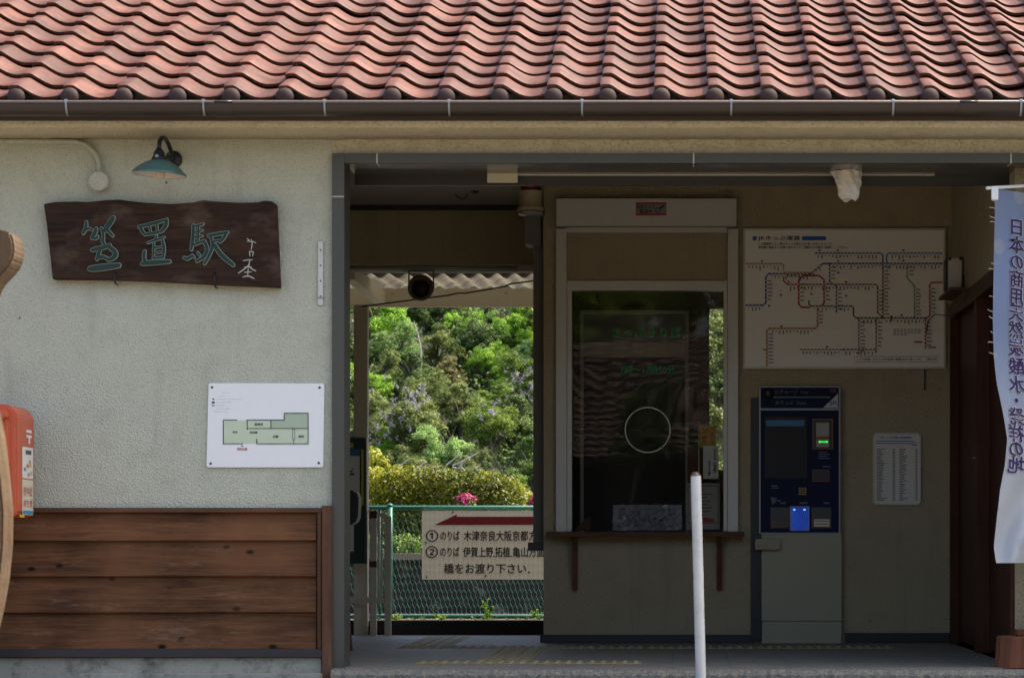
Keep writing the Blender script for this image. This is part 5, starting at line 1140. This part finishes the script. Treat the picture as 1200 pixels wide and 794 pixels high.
pbox('yellow_bar', 423.2, 426.2, 526, 592, 18.68, 0.015, plain('bar_yellow', (0.40,0.34,0.02), 0.5), gb)
cr = empty('card_reader', (X(410,16.0), 16.0, 0), 'black rounded card reader on a reddish wooden stand inside the entrance', 'card reader')
prism('reader', [(X(a_,15.9),Z(b_,15.9)) for a_, b_ in ((396,613),(398,616),(415,614),(420,608),(421,590),(421,580),(417,575),(404,573),(396,574))], 15.86, 16.02, plain('reader_black', (0.014,0.014,0.016), 0.3), cr, 0.012)
prism('neck', [(X(a_,15.95),Z(b_,15.95)) for a_, b_ in ((400,614),(412,614),(409,628),(404,644),(400,646))], 15.92, 15.98, worn('neck_grey', (0.32,0.32,0.31), 0.5, 0.1, 9, 40, 0.03), cr, 0.004)
prism('stand_leg', [(X(a_,15.95),Z(b_,15.95)) for a_, b_ in ((400,640),(404,640),(408,700),(412.5,762),(407,762),(401,700))], 15.91, 15.99, wood('stand_wood', (0.16,0.05,0.03),(0.08,0.03,0.02),2,1,0.6,0,False), cr, 0.003)
prism('stand_leg', [(X(a_,15.95),Z(b_,15.95)) for a_, b_ in ((400,640),(396,640),(384,762),(390,762))], 15.91, 15.99, bpy.data.materials['stand_wood'], cr, 0.003)

# ================================================================== VEGETATION
def leaves(V, FA, c, n, rad, size, r, flat=0.3, squash=1.0, aspect=0.55):
    for _ in range(n):
        d = Vector((r.gauss(0,1), r.gauss(0,1), r.gauss(0,1))); d.normalize(); q = rad*(r.random()**0.42)
        p = c + Vector((d.x*q, d.y*q, d.z*q*squash))
        nrm = (d*0.7 + Vector((r.gauss(0,1)*.5, r.gauss(0,1)*.5, 0.55+r.gauss(0,1)*.45))).normalized()
        a_ = nrm.orthogonal().normalized(); a_ = (Matrix.Rotation(r.uniform(0,6.28), 3, nrm) @ a_); b_ = nrm.cross(a_)
        s_ = size*r.uniform(0.6,1.3); b = len(V)
        V += [p-a_*s_, p-b_*s_*aspect+nrm*s_*0.12, p+a_*s_, p+b_*s_*aspect+nrm*s_*0.12]; FA.append((b,b+1,b+2,b+3))
def finish(name, V, FA, m, parent=None): return pydata(name, [tuple(p) for p in V], FA, m, parent)

# far platform with retaining wall, hedge and azaleas
pf = box('far_platform', -60, 40, 27.0, 36, -0.12, Z(655.5,27.0), worn('old_platform_stone', (0.020,0.018,0.015), 0.95, 0.6, 2.6, 30, 0.8, 0, (0.10,0.095,0.085), (0.54,0.64), 0.02)); tag(pf, kind='structure')
ed = box('far_platform_edge', -60, 40, 26.95, 27.4, Z(655.4,27.0), Z(655.4,27.0)+0.06, worn('edge_brown', (0.17,0.13,0.10), 0.9, 0.2, 4, 40, 0.4)); tag(ed, kind='structure')
L = dict(
    lime=leaf('leaf_lime', [(0.086,0.207,0.017),(0.259,0.483,0.034),(0.517,0.620,0.086)], 0.45),
    pale=leaf('leaf_pale', [(0.118,0.218,0.059),(0.302,0.454,0.134),(0.470,0.605,0.235)], 0.4),
    mid=leaf('leaf_mid', [(0.084,0.147,0.022),(0.202,0.306,0.038),(0.403,0.490,0.058)], 0.35),
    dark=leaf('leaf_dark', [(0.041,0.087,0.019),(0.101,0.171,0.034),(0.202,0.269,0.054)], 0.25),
    olive=leaf('leaf_olive', [(0.080,0.124,0.032),(0.203,0.259,0.063),(0.383,0.405,0.112)], 0.3),
    brown=leaf('leaf_russet', [(0.088,0.096,0.031),(0.194,0.176,0.061),(0.316,0.264,0.105)], 0.3),
    yellow=leaf('leaf_yellow', [(0.096,0.132,0.010),(0.264,0.300,0.014),(0.504,0.480,0.036)], 0.4),
    hedge=leaf('leaf_hedge', [(0.05,0.07,0.006),(0.26,0.28,0.012),(0.60,0.58,0.03)], 0.4, 0.7), hedge_old=leaf('leaf_hedge_old', [(0.060,0.067,0.008),(0.226,0.226,0.016),(0.600,0.540,0.030)], 0.35, 0.7),
    wist=leaf('wisteria_blossom', [(0.28,0.26,0.33),(0.44,0.41,0.50),(0.58,0.56,0.62)], 0.3),
    pink=leaf('azalea_pink', [(0.45,0.03,0.14),(0.62,0.07,0.22),(0.70,0.22,0.34)], 0.3),
    bark=worn('bark', (0.12,0.10,0.08), 0.9, 0.3, 6, 30, 0.5), twig=worn('dead_twig', (0.36,0.34,0.31), 0.9, 0.2, 6, 30, 0.3))
rv = random.Random(77)
def hedge_obj(name, y, px0, px1, tops, zbase, depth, mat, label, size=0.030, dens=1.0, seed=1, group=None):
    r = random.Random(seed); root = empty(name, (X((px0+px1)/2,y), y, zbase), label, 'hedge', group); V, FA = [], []
    n = int((px1-px0)/5.5)
    for i in range(n):
        px_ = px0+(px1-px0)*(i+0.5)/n
        for (a_, ya), (b_, yb2) in zip(tops, tops[1:]):
            if a_ <= px_ <= b_: tp_ = ya+(yb2-ya)*(px_-a_)/(b_-a_); break
        zt_ = Z(tp_, y)
        m_ = max(3, int((zt_-zbase)/0.10)); 
        for j in range(m_):
            for k in range(3):
                if k == 2 and j < m_-2: continue
                c = Vector((X(px_,y)+r.uniform(-.05,.05), y-depth/2+depth*k/3+r.uniform(-.05,.05)-0.05*math.sin(px_*0.11+j), zt_-0.05-(zt_-zbase-0.05)*(m_-1-j)/m_+r.uniform(-.03,.03)))
                leaves(V, FA, c, int(46*dens), 0.105, size*0.75, r)
    finish('foliage', V, FA, mat, root)
    bm = bmesh.new()
    for i in range(9):
        px_ = px0+(px1-px0)*(i+.5)/9; x = X(px_,y); add_tube(bm, [(x,y,zbase-0.02),(x+.02,y,zbase+0.25),(x+r.uniform(-.1,.1),y,zbase+0.6)], [0.02,0.016,0.006], 6)
    obj('stems', bm, L['bark'], root); return root
zp = Z(655.4,27.0)+0.02
hedge_obj('clipped_hedge', 31.0, 372, 616, [(370,562),(395,556),(428,558),(445,553),(480,550.5),(510,551),(535,556),(560,556),(590,560),(605,566),(617,580)], zp-0.05, 0.8, L['hedge'], 'clipped yellow-green hedge above the platform fence')
def bush(name, px, py, y, rpx, mat, label, cat='shrub', n=900, size=0.03, base=None, flowers=None, seed=1, squash=0.75, group=None):
    r = random.Random(seed); c = Vector((X(px,y), y, Z(py,y))); rad = rpx*y/F; b = zp-0.05 if base is None else base
    root = empty(name, (c.x, y, b), label, cat, group); V, FA = [], []
    for k in range(14):
        d = Vector((r.gauss(0,1), r.gauss(0,1), r.gauss(0,1))).normalized()*rad*0.6
        leaves(V, FA, c+Vector((d.x,d.y,d.z*squash)), n//14, rad*0.5, size, r)
    finish('foliage', V, FA, mat, root)
    bm = bmesh.new()
    for k in range(5): add_tube(bm, [(c.x+r.uniform(-.05,.05),y,b-0.02), (c.x+r.uniform(-1,1)*rad*.5, y, c.z)], [0.015,0.006], 6)
    obj('stems', bm, L['bark'], root)
    if flowers:
        V, FA = [], []
        for k in range(26):
            d = Vector((r.gauss(0,1), -abs(r.gauss(0,1))-.2, r.gauss(0,1)+.5)).normalized()*rad*0.95
            leaves(V, FA, c+Vector((d.x,d.y,d.z*squash)), 12, 0.035, 0.02, r)
        finish('blossom', V, FA, flowers, root)
    return root
bush('azalea', 548, 588, 29.8, 12, L['mid'], 'small azalea with crimson blossom below the hedge', n=900, size=0.02, flowers=L['pink'], seed=3)
bush('azalea', 634, 590, 29.6, 16, L['yellow'], 'azalea with bright pink blossom at the right end of the fence', n=1200, size=0.02, flowers=L['pink'], seed=4)
bush('low_shrub', 475, 640, 28.0, 22, L['mid'], 'low green shrub behind the fence left of the direction sign', n=1100, size=0.02, seed=5, squash=0.6)
bush('low_shrub', 432, 640, 28.4, 24, L['olive'], 'low olive shrub seen through the railing by the exit', n=1100, size=0.02, seed=6, squash=0.6)
bush('low_shrub', 600, 636, 28.6, 30, L['dark'], 'low dark shrub behind the direction sign', n=1200, size=0.022, seed=8, squash=0.7)
bush('yellow_sapling', 437, 541, 33.0, 20, L['yellow'], 'young sapling with orange-yellow leaves above the left end of the hedge', n=420, size=0.03, seed=9, squash=0.9)
def weed(px, h, seed, label):
    r = random.Random(seed); y = 22.32 if seed != 53 else 22.34; x = X(px,y); z0 = 0.008; root = empty('weed', (x,y,z0), label, 'weed', 'weeds along the platform edge'); V, FA = [], []; bm = bmesh.new()
    for k in range(4):
        tx = x+r.uniform(-.06,.06); tz = z0+h*r.uniform(.5,1); add_tube(bm, [(x,y,z0),((x+tx)/2,y,z0+(tz-z0)*.6),(tx,y,tz)], [0.003,0.0025,0.001], 5)
        for q in range(7): leaves(V, FA, Vector((x+(tx-x)*q/6+r.uniform(-.012,.012), y+r.uniform(-.01,.01), z0+(tz-z0)*(q+1)/7)), 2, 0.012, 0.016, r)
    obj('stalk', bm, L['mid'], root); finish('leaf_blades', V, FA, L['lime'], root)
weed(571, 0.20, 51, 'tallest bright weed on the platform edge under the direction sign'); weed(516, 0.07, 52, 'bright tuft of weed on the platform edge left of the tallest one'); weed(629, 0.08, 53, 'small weed on the platform edge beside the ticket office corner'); weed(464, 0.05, 54, 'tiny weed on the platform edge at the green fence post')
# ground cover on kerb
V, FA = [], []; r = random.Random(5)
for i in range(90):
    x = r.uniform(-3.2, -0.6); leaves(V, FA, Vector((x, 22.32+r.uniform(-.1,.06), 0.016)), r.randint(2,9), 0.022, 0.012, r)
o = finish('kerb_moss', V, FA, L['olive']); tag(o, 'mossy ground cover along the platform edge under the fence', 'moss', kind='stuff')

# ------------------------------------------------------------------ hillside
HB, HY = -0.5, 176.0
def hill_z(x, y):
    t = max(0, y-HY); return HB + t*0.62 + 1.5*math.sin(x*0.13)+0.8*math.sin(x*0.31+y*0.2) if t > 0 else HB
bm = bmesh.new(); nx2, ny2 = 70, 44; g = {}
for i in range(nx2+1):
    for j in range(ny2+1):
        x = -110+190*i/nx2; y = HY-6+130*j/ny2; g[i,j] = bm.verts.new((x, y, hill_z(x,y)))
for i in range(nx2):
    for j in range(ny2): bm.faces.new((g[i,j], g[i+1,j], g[i+1,j+1], g[i,j+1]))
hl = obj('hill', bm, worn('hill_soil', (0.03,0.035,0.016), 0.95, 0.3, 0.4, 3, 0.5), None, smooth=True); tag(hl, kind='structure')
def crown_mesh(name, seed, nclump, nleaf, size, conical=0.0):
    r = random.Random(seed); V, FA = [], []; lobes = []
    for k in range(11):
        d = Vector((r.gauss(0,1), r.gauss(0,1), r.gauss(0,1)+0.15)).normalized(); q = r.uniform(0.35, 0.78); w_ = 1-conical*max(0, d.z)
        lobes.append((Vector((d.x*q*w_, d.y*q*w_, d.z*q*(1+conical*0.3))), r.uniform(0.20, 0.42)))
    for k in range(nclump):
        c0, lr = lobes[k % 11]; d = Vector((r.gauss(0,1), r.gauss(0,1), r.gauss(0,1)+0.45)).normalized()
        c = c0 + d*lr*r.uniform(0.6, 1.08); c.z *= 0.95
        leaves(V, FA, c, int(nleaf*r.uniform(0.4, 1.3)), r.uniform(0.07, 0.19), size, r, squash=0.65)
    me = bpy.data.meshes.new(name); me.from_pydata([tuple(p) for p in V], [], FA); me.update(); return me
CM = [crown_mesh('crown_a', 1, 300, 95, 0.026), crown_mesh('crown_b', 2, 260, 110, 0.027), crown_mesh('crown_c', 3, 320, 85, 0.025, 0.35), crown_mesh('crown_d', 4, 260, 115, 0.028), crown_mesh('crown_e', 5, 330, 85, 0.024, 0.45)]
def trunk_mesh():
    bm = bmesh.new(); add_tube(bm, [(0,0,-2.6),(0.03,0,-1.4),(0.0,0.04,-0.6),(0.05,0,0.3)], [0.13,0.10,0.08,0.03], 7)
    r = random.Random(3)
    for k in range(6):
        an = k*1.05; add_tube(bm, [(0.0,0.02,-0.9+0.15*k),(0.3*math.cos(an),0.3*math.sin(an),-0.4+0.15*k),(0.62*math.cos(an),0.62*math.sin(an),0.0+0.13*k)], [0.05,0.03,0.01], 5)
    me = bpy.data.meshes.new('trunk'); bm.to_mesh(me); bm.free(); me.materials.append(L['bark']); return me
TRK = trunk_mesh()
tcount = 0
def tree(px, py, rpx, kind, label, yoff=0.0, var=None, wis=None, sq=1.0, group='trees on the hillside'):
    global tcount
    Y = HY; 
    for y in [HY+0.5*k for k in range(240)]:            # where this line of sight meets the slope, less the crown's own radius
        if hill_z(X(px,y), y)+rpx*y/F*1.1 >= Z(py,y): Y = y; break
    Y += yoff; rad = rpx*Y/F; c = Vector((X(px,Y), Y, Z(py,Y))); gz = hill_z(c.x, Y)
    root = empty('tree', (c.x, Y, gz), label, 'tree', group)
    me = CM[tcount % 5 if var is None else var]; tcount += 1
    m2 = me.copy(); m2.materials.clear(); m2.materials.append(L[kind])
    key = (me.name, kind)
    if key in MC: bpy.data.meshes.remove(m2); m2 = MC[key]
    else: MC[key] = m2
    r = random.Random(tcount)
    T = Matrix.Translation(c) @ Matrix.Rotation(r.uniform(0,6.28),4,'Z') @ Matrix.Diagonal((rad*1.3*r.uniform(.9,1.15), rad*1.15, rad*1.22*sq*r.uniform(.9,1.12), 1))
    o = bpy.data.objects.new('crown', m2); o.matrix_world = T; link(o, root); 
    t = bpy.data.objects.new('trunk', TRK); t.matrix_world = Matrix.Translation(c) @ Matrix.Diagonal((rad, rad, max(rad, (c.z-gz+0.3)/2.5), 1)); link(t, root)
    if wis:
        V, FA = [], []
        for dx, dy, rr2 in wis:
            cc = Vector((X(px+dx,Y), Y-rad*1.02, Z(py+dy,Y)))
            for k in range(int(5+rr2*0.8)):
                a_ = cc+Vector((r.gauss(0,1)*rr2*Y/F*.55, r.uniform(-.5,.4), r.gauss(0,1)*rr2*Y/F*.5))
                for q in range(3): leaves(V, FA, a_+Vector((r.uniform(-.12,.12),0,-0.10*q)), 7, 0.17-0.04*q, 0.05, r)
        finish('blossom', V, FA, L['wist'], root)
    return root
MC = {}
TREES = [
 (440,372,34,'lime','bright lime tree at the top left of the hillside view'), (428,402,22,'pale','pale green tree at the left edge just under the top'), (470,404,27,'pale','pale sage tree left of the bare trunk'),
 (490,366,24,'dark','dark tree at the top beside the bare trunk'), (521,364,24,'dark','dark green tree at the top centre of the view'), (512,408,26,'olive','rounded olive tree in the upper middle'),
 (545,372,28,'lime','lime tree at the top right of centre'), (570,364,17,'pale','small pale tree between two lime crowns at the top'), (598,376,28,'lime','brightest lime crown near the top right'),
 (558,404,32,'dark','deep green tree below the upper lime crowns'), (585,402,24,'lime','lime tree just below the brightest crown'), (622,392,24,'lime','fresh lime tree at the upper right edge'), (637,372,22,'mid','mid green tree at the top right corner'),
 (620,418,20,'pale','pale tree at the right edge above the wisteria'), (574,432,27,'lime','fresh green tree right of centre'), (529,443,24,'brown','russet brown crown in the middle of the hillside'),
 (433,442,26,'lime','fresh lime tree at the left edge in the middle'), (455,432,22,'olive','greyish olive tree left of centre'), (482,436,25,'dark','dark tree right of the greyish olive one'), (503,470,30,'olive','broad olive tree below the russet crown'),
 (540,482,30,'olive','olive tree in the centre under the russet crown'), (568,464,26,'mid','mid green tree between centre and wisteria'), (608,446,30,'mid','tree hung with lavender wisteria at the right edge', dict(wis=[(2,-8,18),(14,12,14),(-8,14,10)])),
 (604,495,36,'dark','dark tree under the right-hand wisteria', dict(wis=[(26,20,12)])), (574,508,34,'mid','tree with a small wisteria spray near its top', dict(wis=[(4,-26,11)])), (478,500,42,'olive','big tree draped with pale wisteria left of centre', dict(wis=[(-8,-22,26),(14,-30,14),(-18,0,18)])),
 (525,522,34,'pale','pale olive tree right of the wisteria-draped one'), (436,486,26,'olive','dull olive tree at the left edge below the middle'), (446,522,22,'lime','small lime tree left above the hedge'), (433,508,14,'dark','small tree with lavender blossom at the left edge', dict(wis=[(0,0,12)])),
 (622,545,32,'dark','dark tree low at the right edge'), (592,556,30,'dark','dark tree low right above the hedge end'), (558,556,28,'olive','shaded olive tree low in the middle above the hedge'), (560,585,26,'mid','low green tree behind the hedge top'), (480,558,30,'olive','low brownish tree behind the hedge, left of centre'), (610,590,28,'mid','low green tree at the right behind the azaleas'), (520,590,26,'dark','low dark tree hidden behind the hedge')]
for t in TREES:
    k = t[5] if len(t) > 5 else {}
    tree(*t[:5], **k)
# the wood goes on past the edges of the view as one far-off mass
import numpy as np
rr3 = random.Random(99); low = crown_mesh('crown_low', 8, 120, 62, 0.040)
lv = np.empty(len(low.vertices)*3, dtype=np.float32); low.vertices.foreach_get('co', lv); lv = lv.reshape(-1, 3); nq = len(lv)//4
PV, PM = [], []
for i in range(72):
    px_ = (90+310*((i*0.618)%1)) if i < 44 else (655+250*((i*0.618)%1)); py2 = 250+340*((i*0.3819+0.13*(i%5))%1); rpx = rr3.uniform(30,46); Y = HY
    for y in [HY+0.5*k for k in range(240)]:
        if hill_z(X(px_,y), y)+rpx*y/F*1.1 >= Z(py2,y): Y = y; break
    rad = rpx*Y/F*1.22; an = rr3.uniform(0, 6.28); ca, sa = math.cos(an), math.sin(an)
    PV.append(np.stack([lv[:,0]*ca-lv[:,1]*sa, lv[:,0]*sa+lv[:,1]*ca, lv[:,2]], 1)*rad + np.array([X(px_,Y), Y, Z(py2,Y)], dtype=np.float32)); PM.append(np.full(nq, rr3.choice([0,1,1,2,2,3,3,4])))
PV = np.concatenate(PV); PM = np.concatenate(PM).astype(np.int32); me = bpy.data.meshes.new('far_wood')
me.vertices.add(len(PV)); me.vertices.foreach_set('co', PV.astype(np.float32).ravel()); me.loops.add(len(PV)); me.loops.foreach_set('vertex_index', np.arange(len(PV), dtype=np.int32))
me.polygons.add(len(PV)//4); me.polygons.foreach_set('loop_start', np.arange(0, len(PV), 4, dtype=np.int32)); me.polygons.foreach_set('material_index', PM); me.update(calc_edges=True); me.validate()
for k in ('lime','mid','dark','olive','pale'): me.materials.append(L[k])
fw = bpy.data.objects.new('far_wood', me); COL.objects.link(fw); tag(fw, 'rest of the wooded hillside beyond the edges of the exit opening', 'wood', kind='stuff')
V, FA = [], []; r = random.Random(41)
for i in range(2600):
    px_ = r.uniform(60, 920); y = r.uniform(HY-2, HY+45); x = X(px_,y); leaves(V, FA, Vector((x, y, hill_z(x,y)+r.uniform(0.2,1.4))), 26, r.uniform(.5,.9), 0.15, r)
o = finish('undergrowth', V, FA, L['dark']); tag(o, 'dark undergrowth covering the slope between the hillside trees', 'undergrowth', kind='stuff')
# thin leaning pale trunk and grey dead branches
def bare(name, pts, label, y, rad, twigs, seed):
    r = random.Random(seed); P = [(X(a_,y), y, Z(b_,y)) for a_, b_ in pts]; root = empty(name, P[0], label, 'tree'); bm = bmesh.new()
    add_tube(bm, P, [rad*(1-0.7*i/(len(P)-1)) for i in range(len(P))], 6)
    obj('trunk', bm, L['twig'], root); bm = bmesh.new()
    for tpts in twigs: add_tube(bm, [(X(a_,y)+r.uniform(-.02,.02), y+r.uniform(-.1,.1), Z(b_,y)) for a_, b_ in tpts], [rad*.55, rad*.4, rad*.22][:len(tpts)] if len(tpts) == 3 else [rad*.5, rad*.2], 5)
    obj('branch', bm, L['twig'], root)
bare('bare_tree', [(494,440),(493,408),(490,392),(485,376)], 'thin pale bare trunk leaning among the upper trees', 196.0, 0.10, [[(490,392),(495,383)],[(493,404),(488,396)]], 1)
RT = random.Random(15); tw_ = []
for k in range(34):
    x0, y0 = RT.uniform(455,540), RT.uniform(545,566); an = RT.uniform(-0.3,0.9)*RT.choice([1,1,-1]); l = RT.uniform(9,30)
    tw_.append([(x0,y0),(x0+l*.5*math.cos(an),y0-l*.5*math.sin(an)+RT.uniform(-1,1)),(x0+l*math.cos(an),y0-l*math.sin(an))])
bare('dead_tree', [(500,610),(497,580),(492,562),(484,545)], 'dead grey branching tree just above the hedge', 110.0, 0.055, tw_+[[(548,560),(556,552),(563,543)],[(556,552),(566,549)]], 2)

# ================================================================== ACROSS THE STREET (seen only mirrored in the ticket window)
H = empty('house', (0, -7.5, -0.05), 'house with a tiled roof across the street, mirrored in the ticket window', 'house')
box('wall', -7.5, 7.5, -12, -6.6, -0.05, 2.3, worn('house_dark_wood', (0.06,0.045,0.035), 0.8, 0.3, 3, 30, 0.2), H)
multi('window', [(-2.6,-1.0,-6.6,-6.55,0.8,1.9), (0.6,2.4,-6.6,-6.55,0.0,1.9)], plain('house_window', (0.02,0.022,0.025), 0.1), H)
V, FA = [], []; Lx, ny3 = 8.2, 16; nxx = 300
for j in range(ny3):
    for e_ in (0, 1):
        for i in range(nxx+1):
            x = -Lx+2*Lx*i/nxx; u = (x/0.265) % 1.0
            h = 0.5+0.5*math.cos(2*math.pi*u); y = -5.6-0.225*(j+e_*1.1); z = 2.05+0.1125*(j+e_*1.1)+0.045*h+(0.066 if e_ == 0 else 0)
            V.append((x,y,z))
for j in range(ny3):
    b = j*2*(nxx+1)
    for i in range(nxx):
        FA.append((b+i, b+i+1, b+nxx+1+i+1, b+nxx+1+i))
pydata('roof_deck', [(-8.2,-5.58,2.03),(8.2,-5.58,2.03),(8.2,-9.2,3.84),(-8.2,-9.2,3.84)], [(0,1,2,3)], M['deck'], H)
pydata('roof', V, FA, worn('house_roof_tile', (0.22,0.165,0.12), 0.5, 0.3, 4, 30, 0.1), H)
def street_tree(x, y, h, rad, kind, label, seed):
    root = empty('tree', (x,y,-0.05), label, 'tree'); me = CM[seed % 5].copy(); me.materials.clear(); me.materials.append(L[kind])
    o = bpy.data.objects.new('crown', me); o.matrix_world = Matrix.Translation((x,y,h)) @ Matrix.Diagonal((rad,rad,rad,1)); link(o, root)
    t = bpy.data.objects.new('trunk', TRK); t.matrix_world = Matrix.Translation((x,y,h)) @ Matrix.Diagonal((rad*.6,rad*.6,(h+0.1)/2.5,1)); link(t, root)
street_tree(-2.2, -4.2, 3.4, 0.95, 'mid', 'street tree behind the viewer at the left of the mirrored house', 1)
street_tree(-0.35, -4.9, 2.3, 0.72, 'dark', 'small dark garden tree before the middle of the mirrored house', 2)
street_tree(0.75, -4.7, 1.95, 0.5, 'dark', 'small dark garden tree right of the middle before the mirrored house', 4)
street_tree(9.5, -3.0, 3.6, 1.8, 'mid', 'street tree behind the viewer at the right of the mirrored house', 3)
for i, (x, y, h, rad, kd, lb) in enumerate(((-9,-17,5.5,4.2,'dark','big dark tree rising behind the left end of the mirrored house'),(-3,-18,6.2,4.4,'mid','big green tree rising behind the middle of the mirrored house'),(3.2,-17,5.6,4.3,'dark','big dark tree rising right of the middle behind the mirrored house'),(9,-18,6,4.5,'olive','big olive tree rising behind the right end of the mirrored house'))):
    street_tree(x, y, h, rad, kd, lb, i)
for o in bpy.data.objects:
    if '_base' in o: del o['_base']
    if o.name.split('.')[0] in ('station_marks','station_names','small_print','price_rows','intro_rows','fine_note','panel_print','braille_lines','handwriting','lines','route_marks','keypad','frayed_threads','header_text','lettering'): o['kind'] = 'stuff'
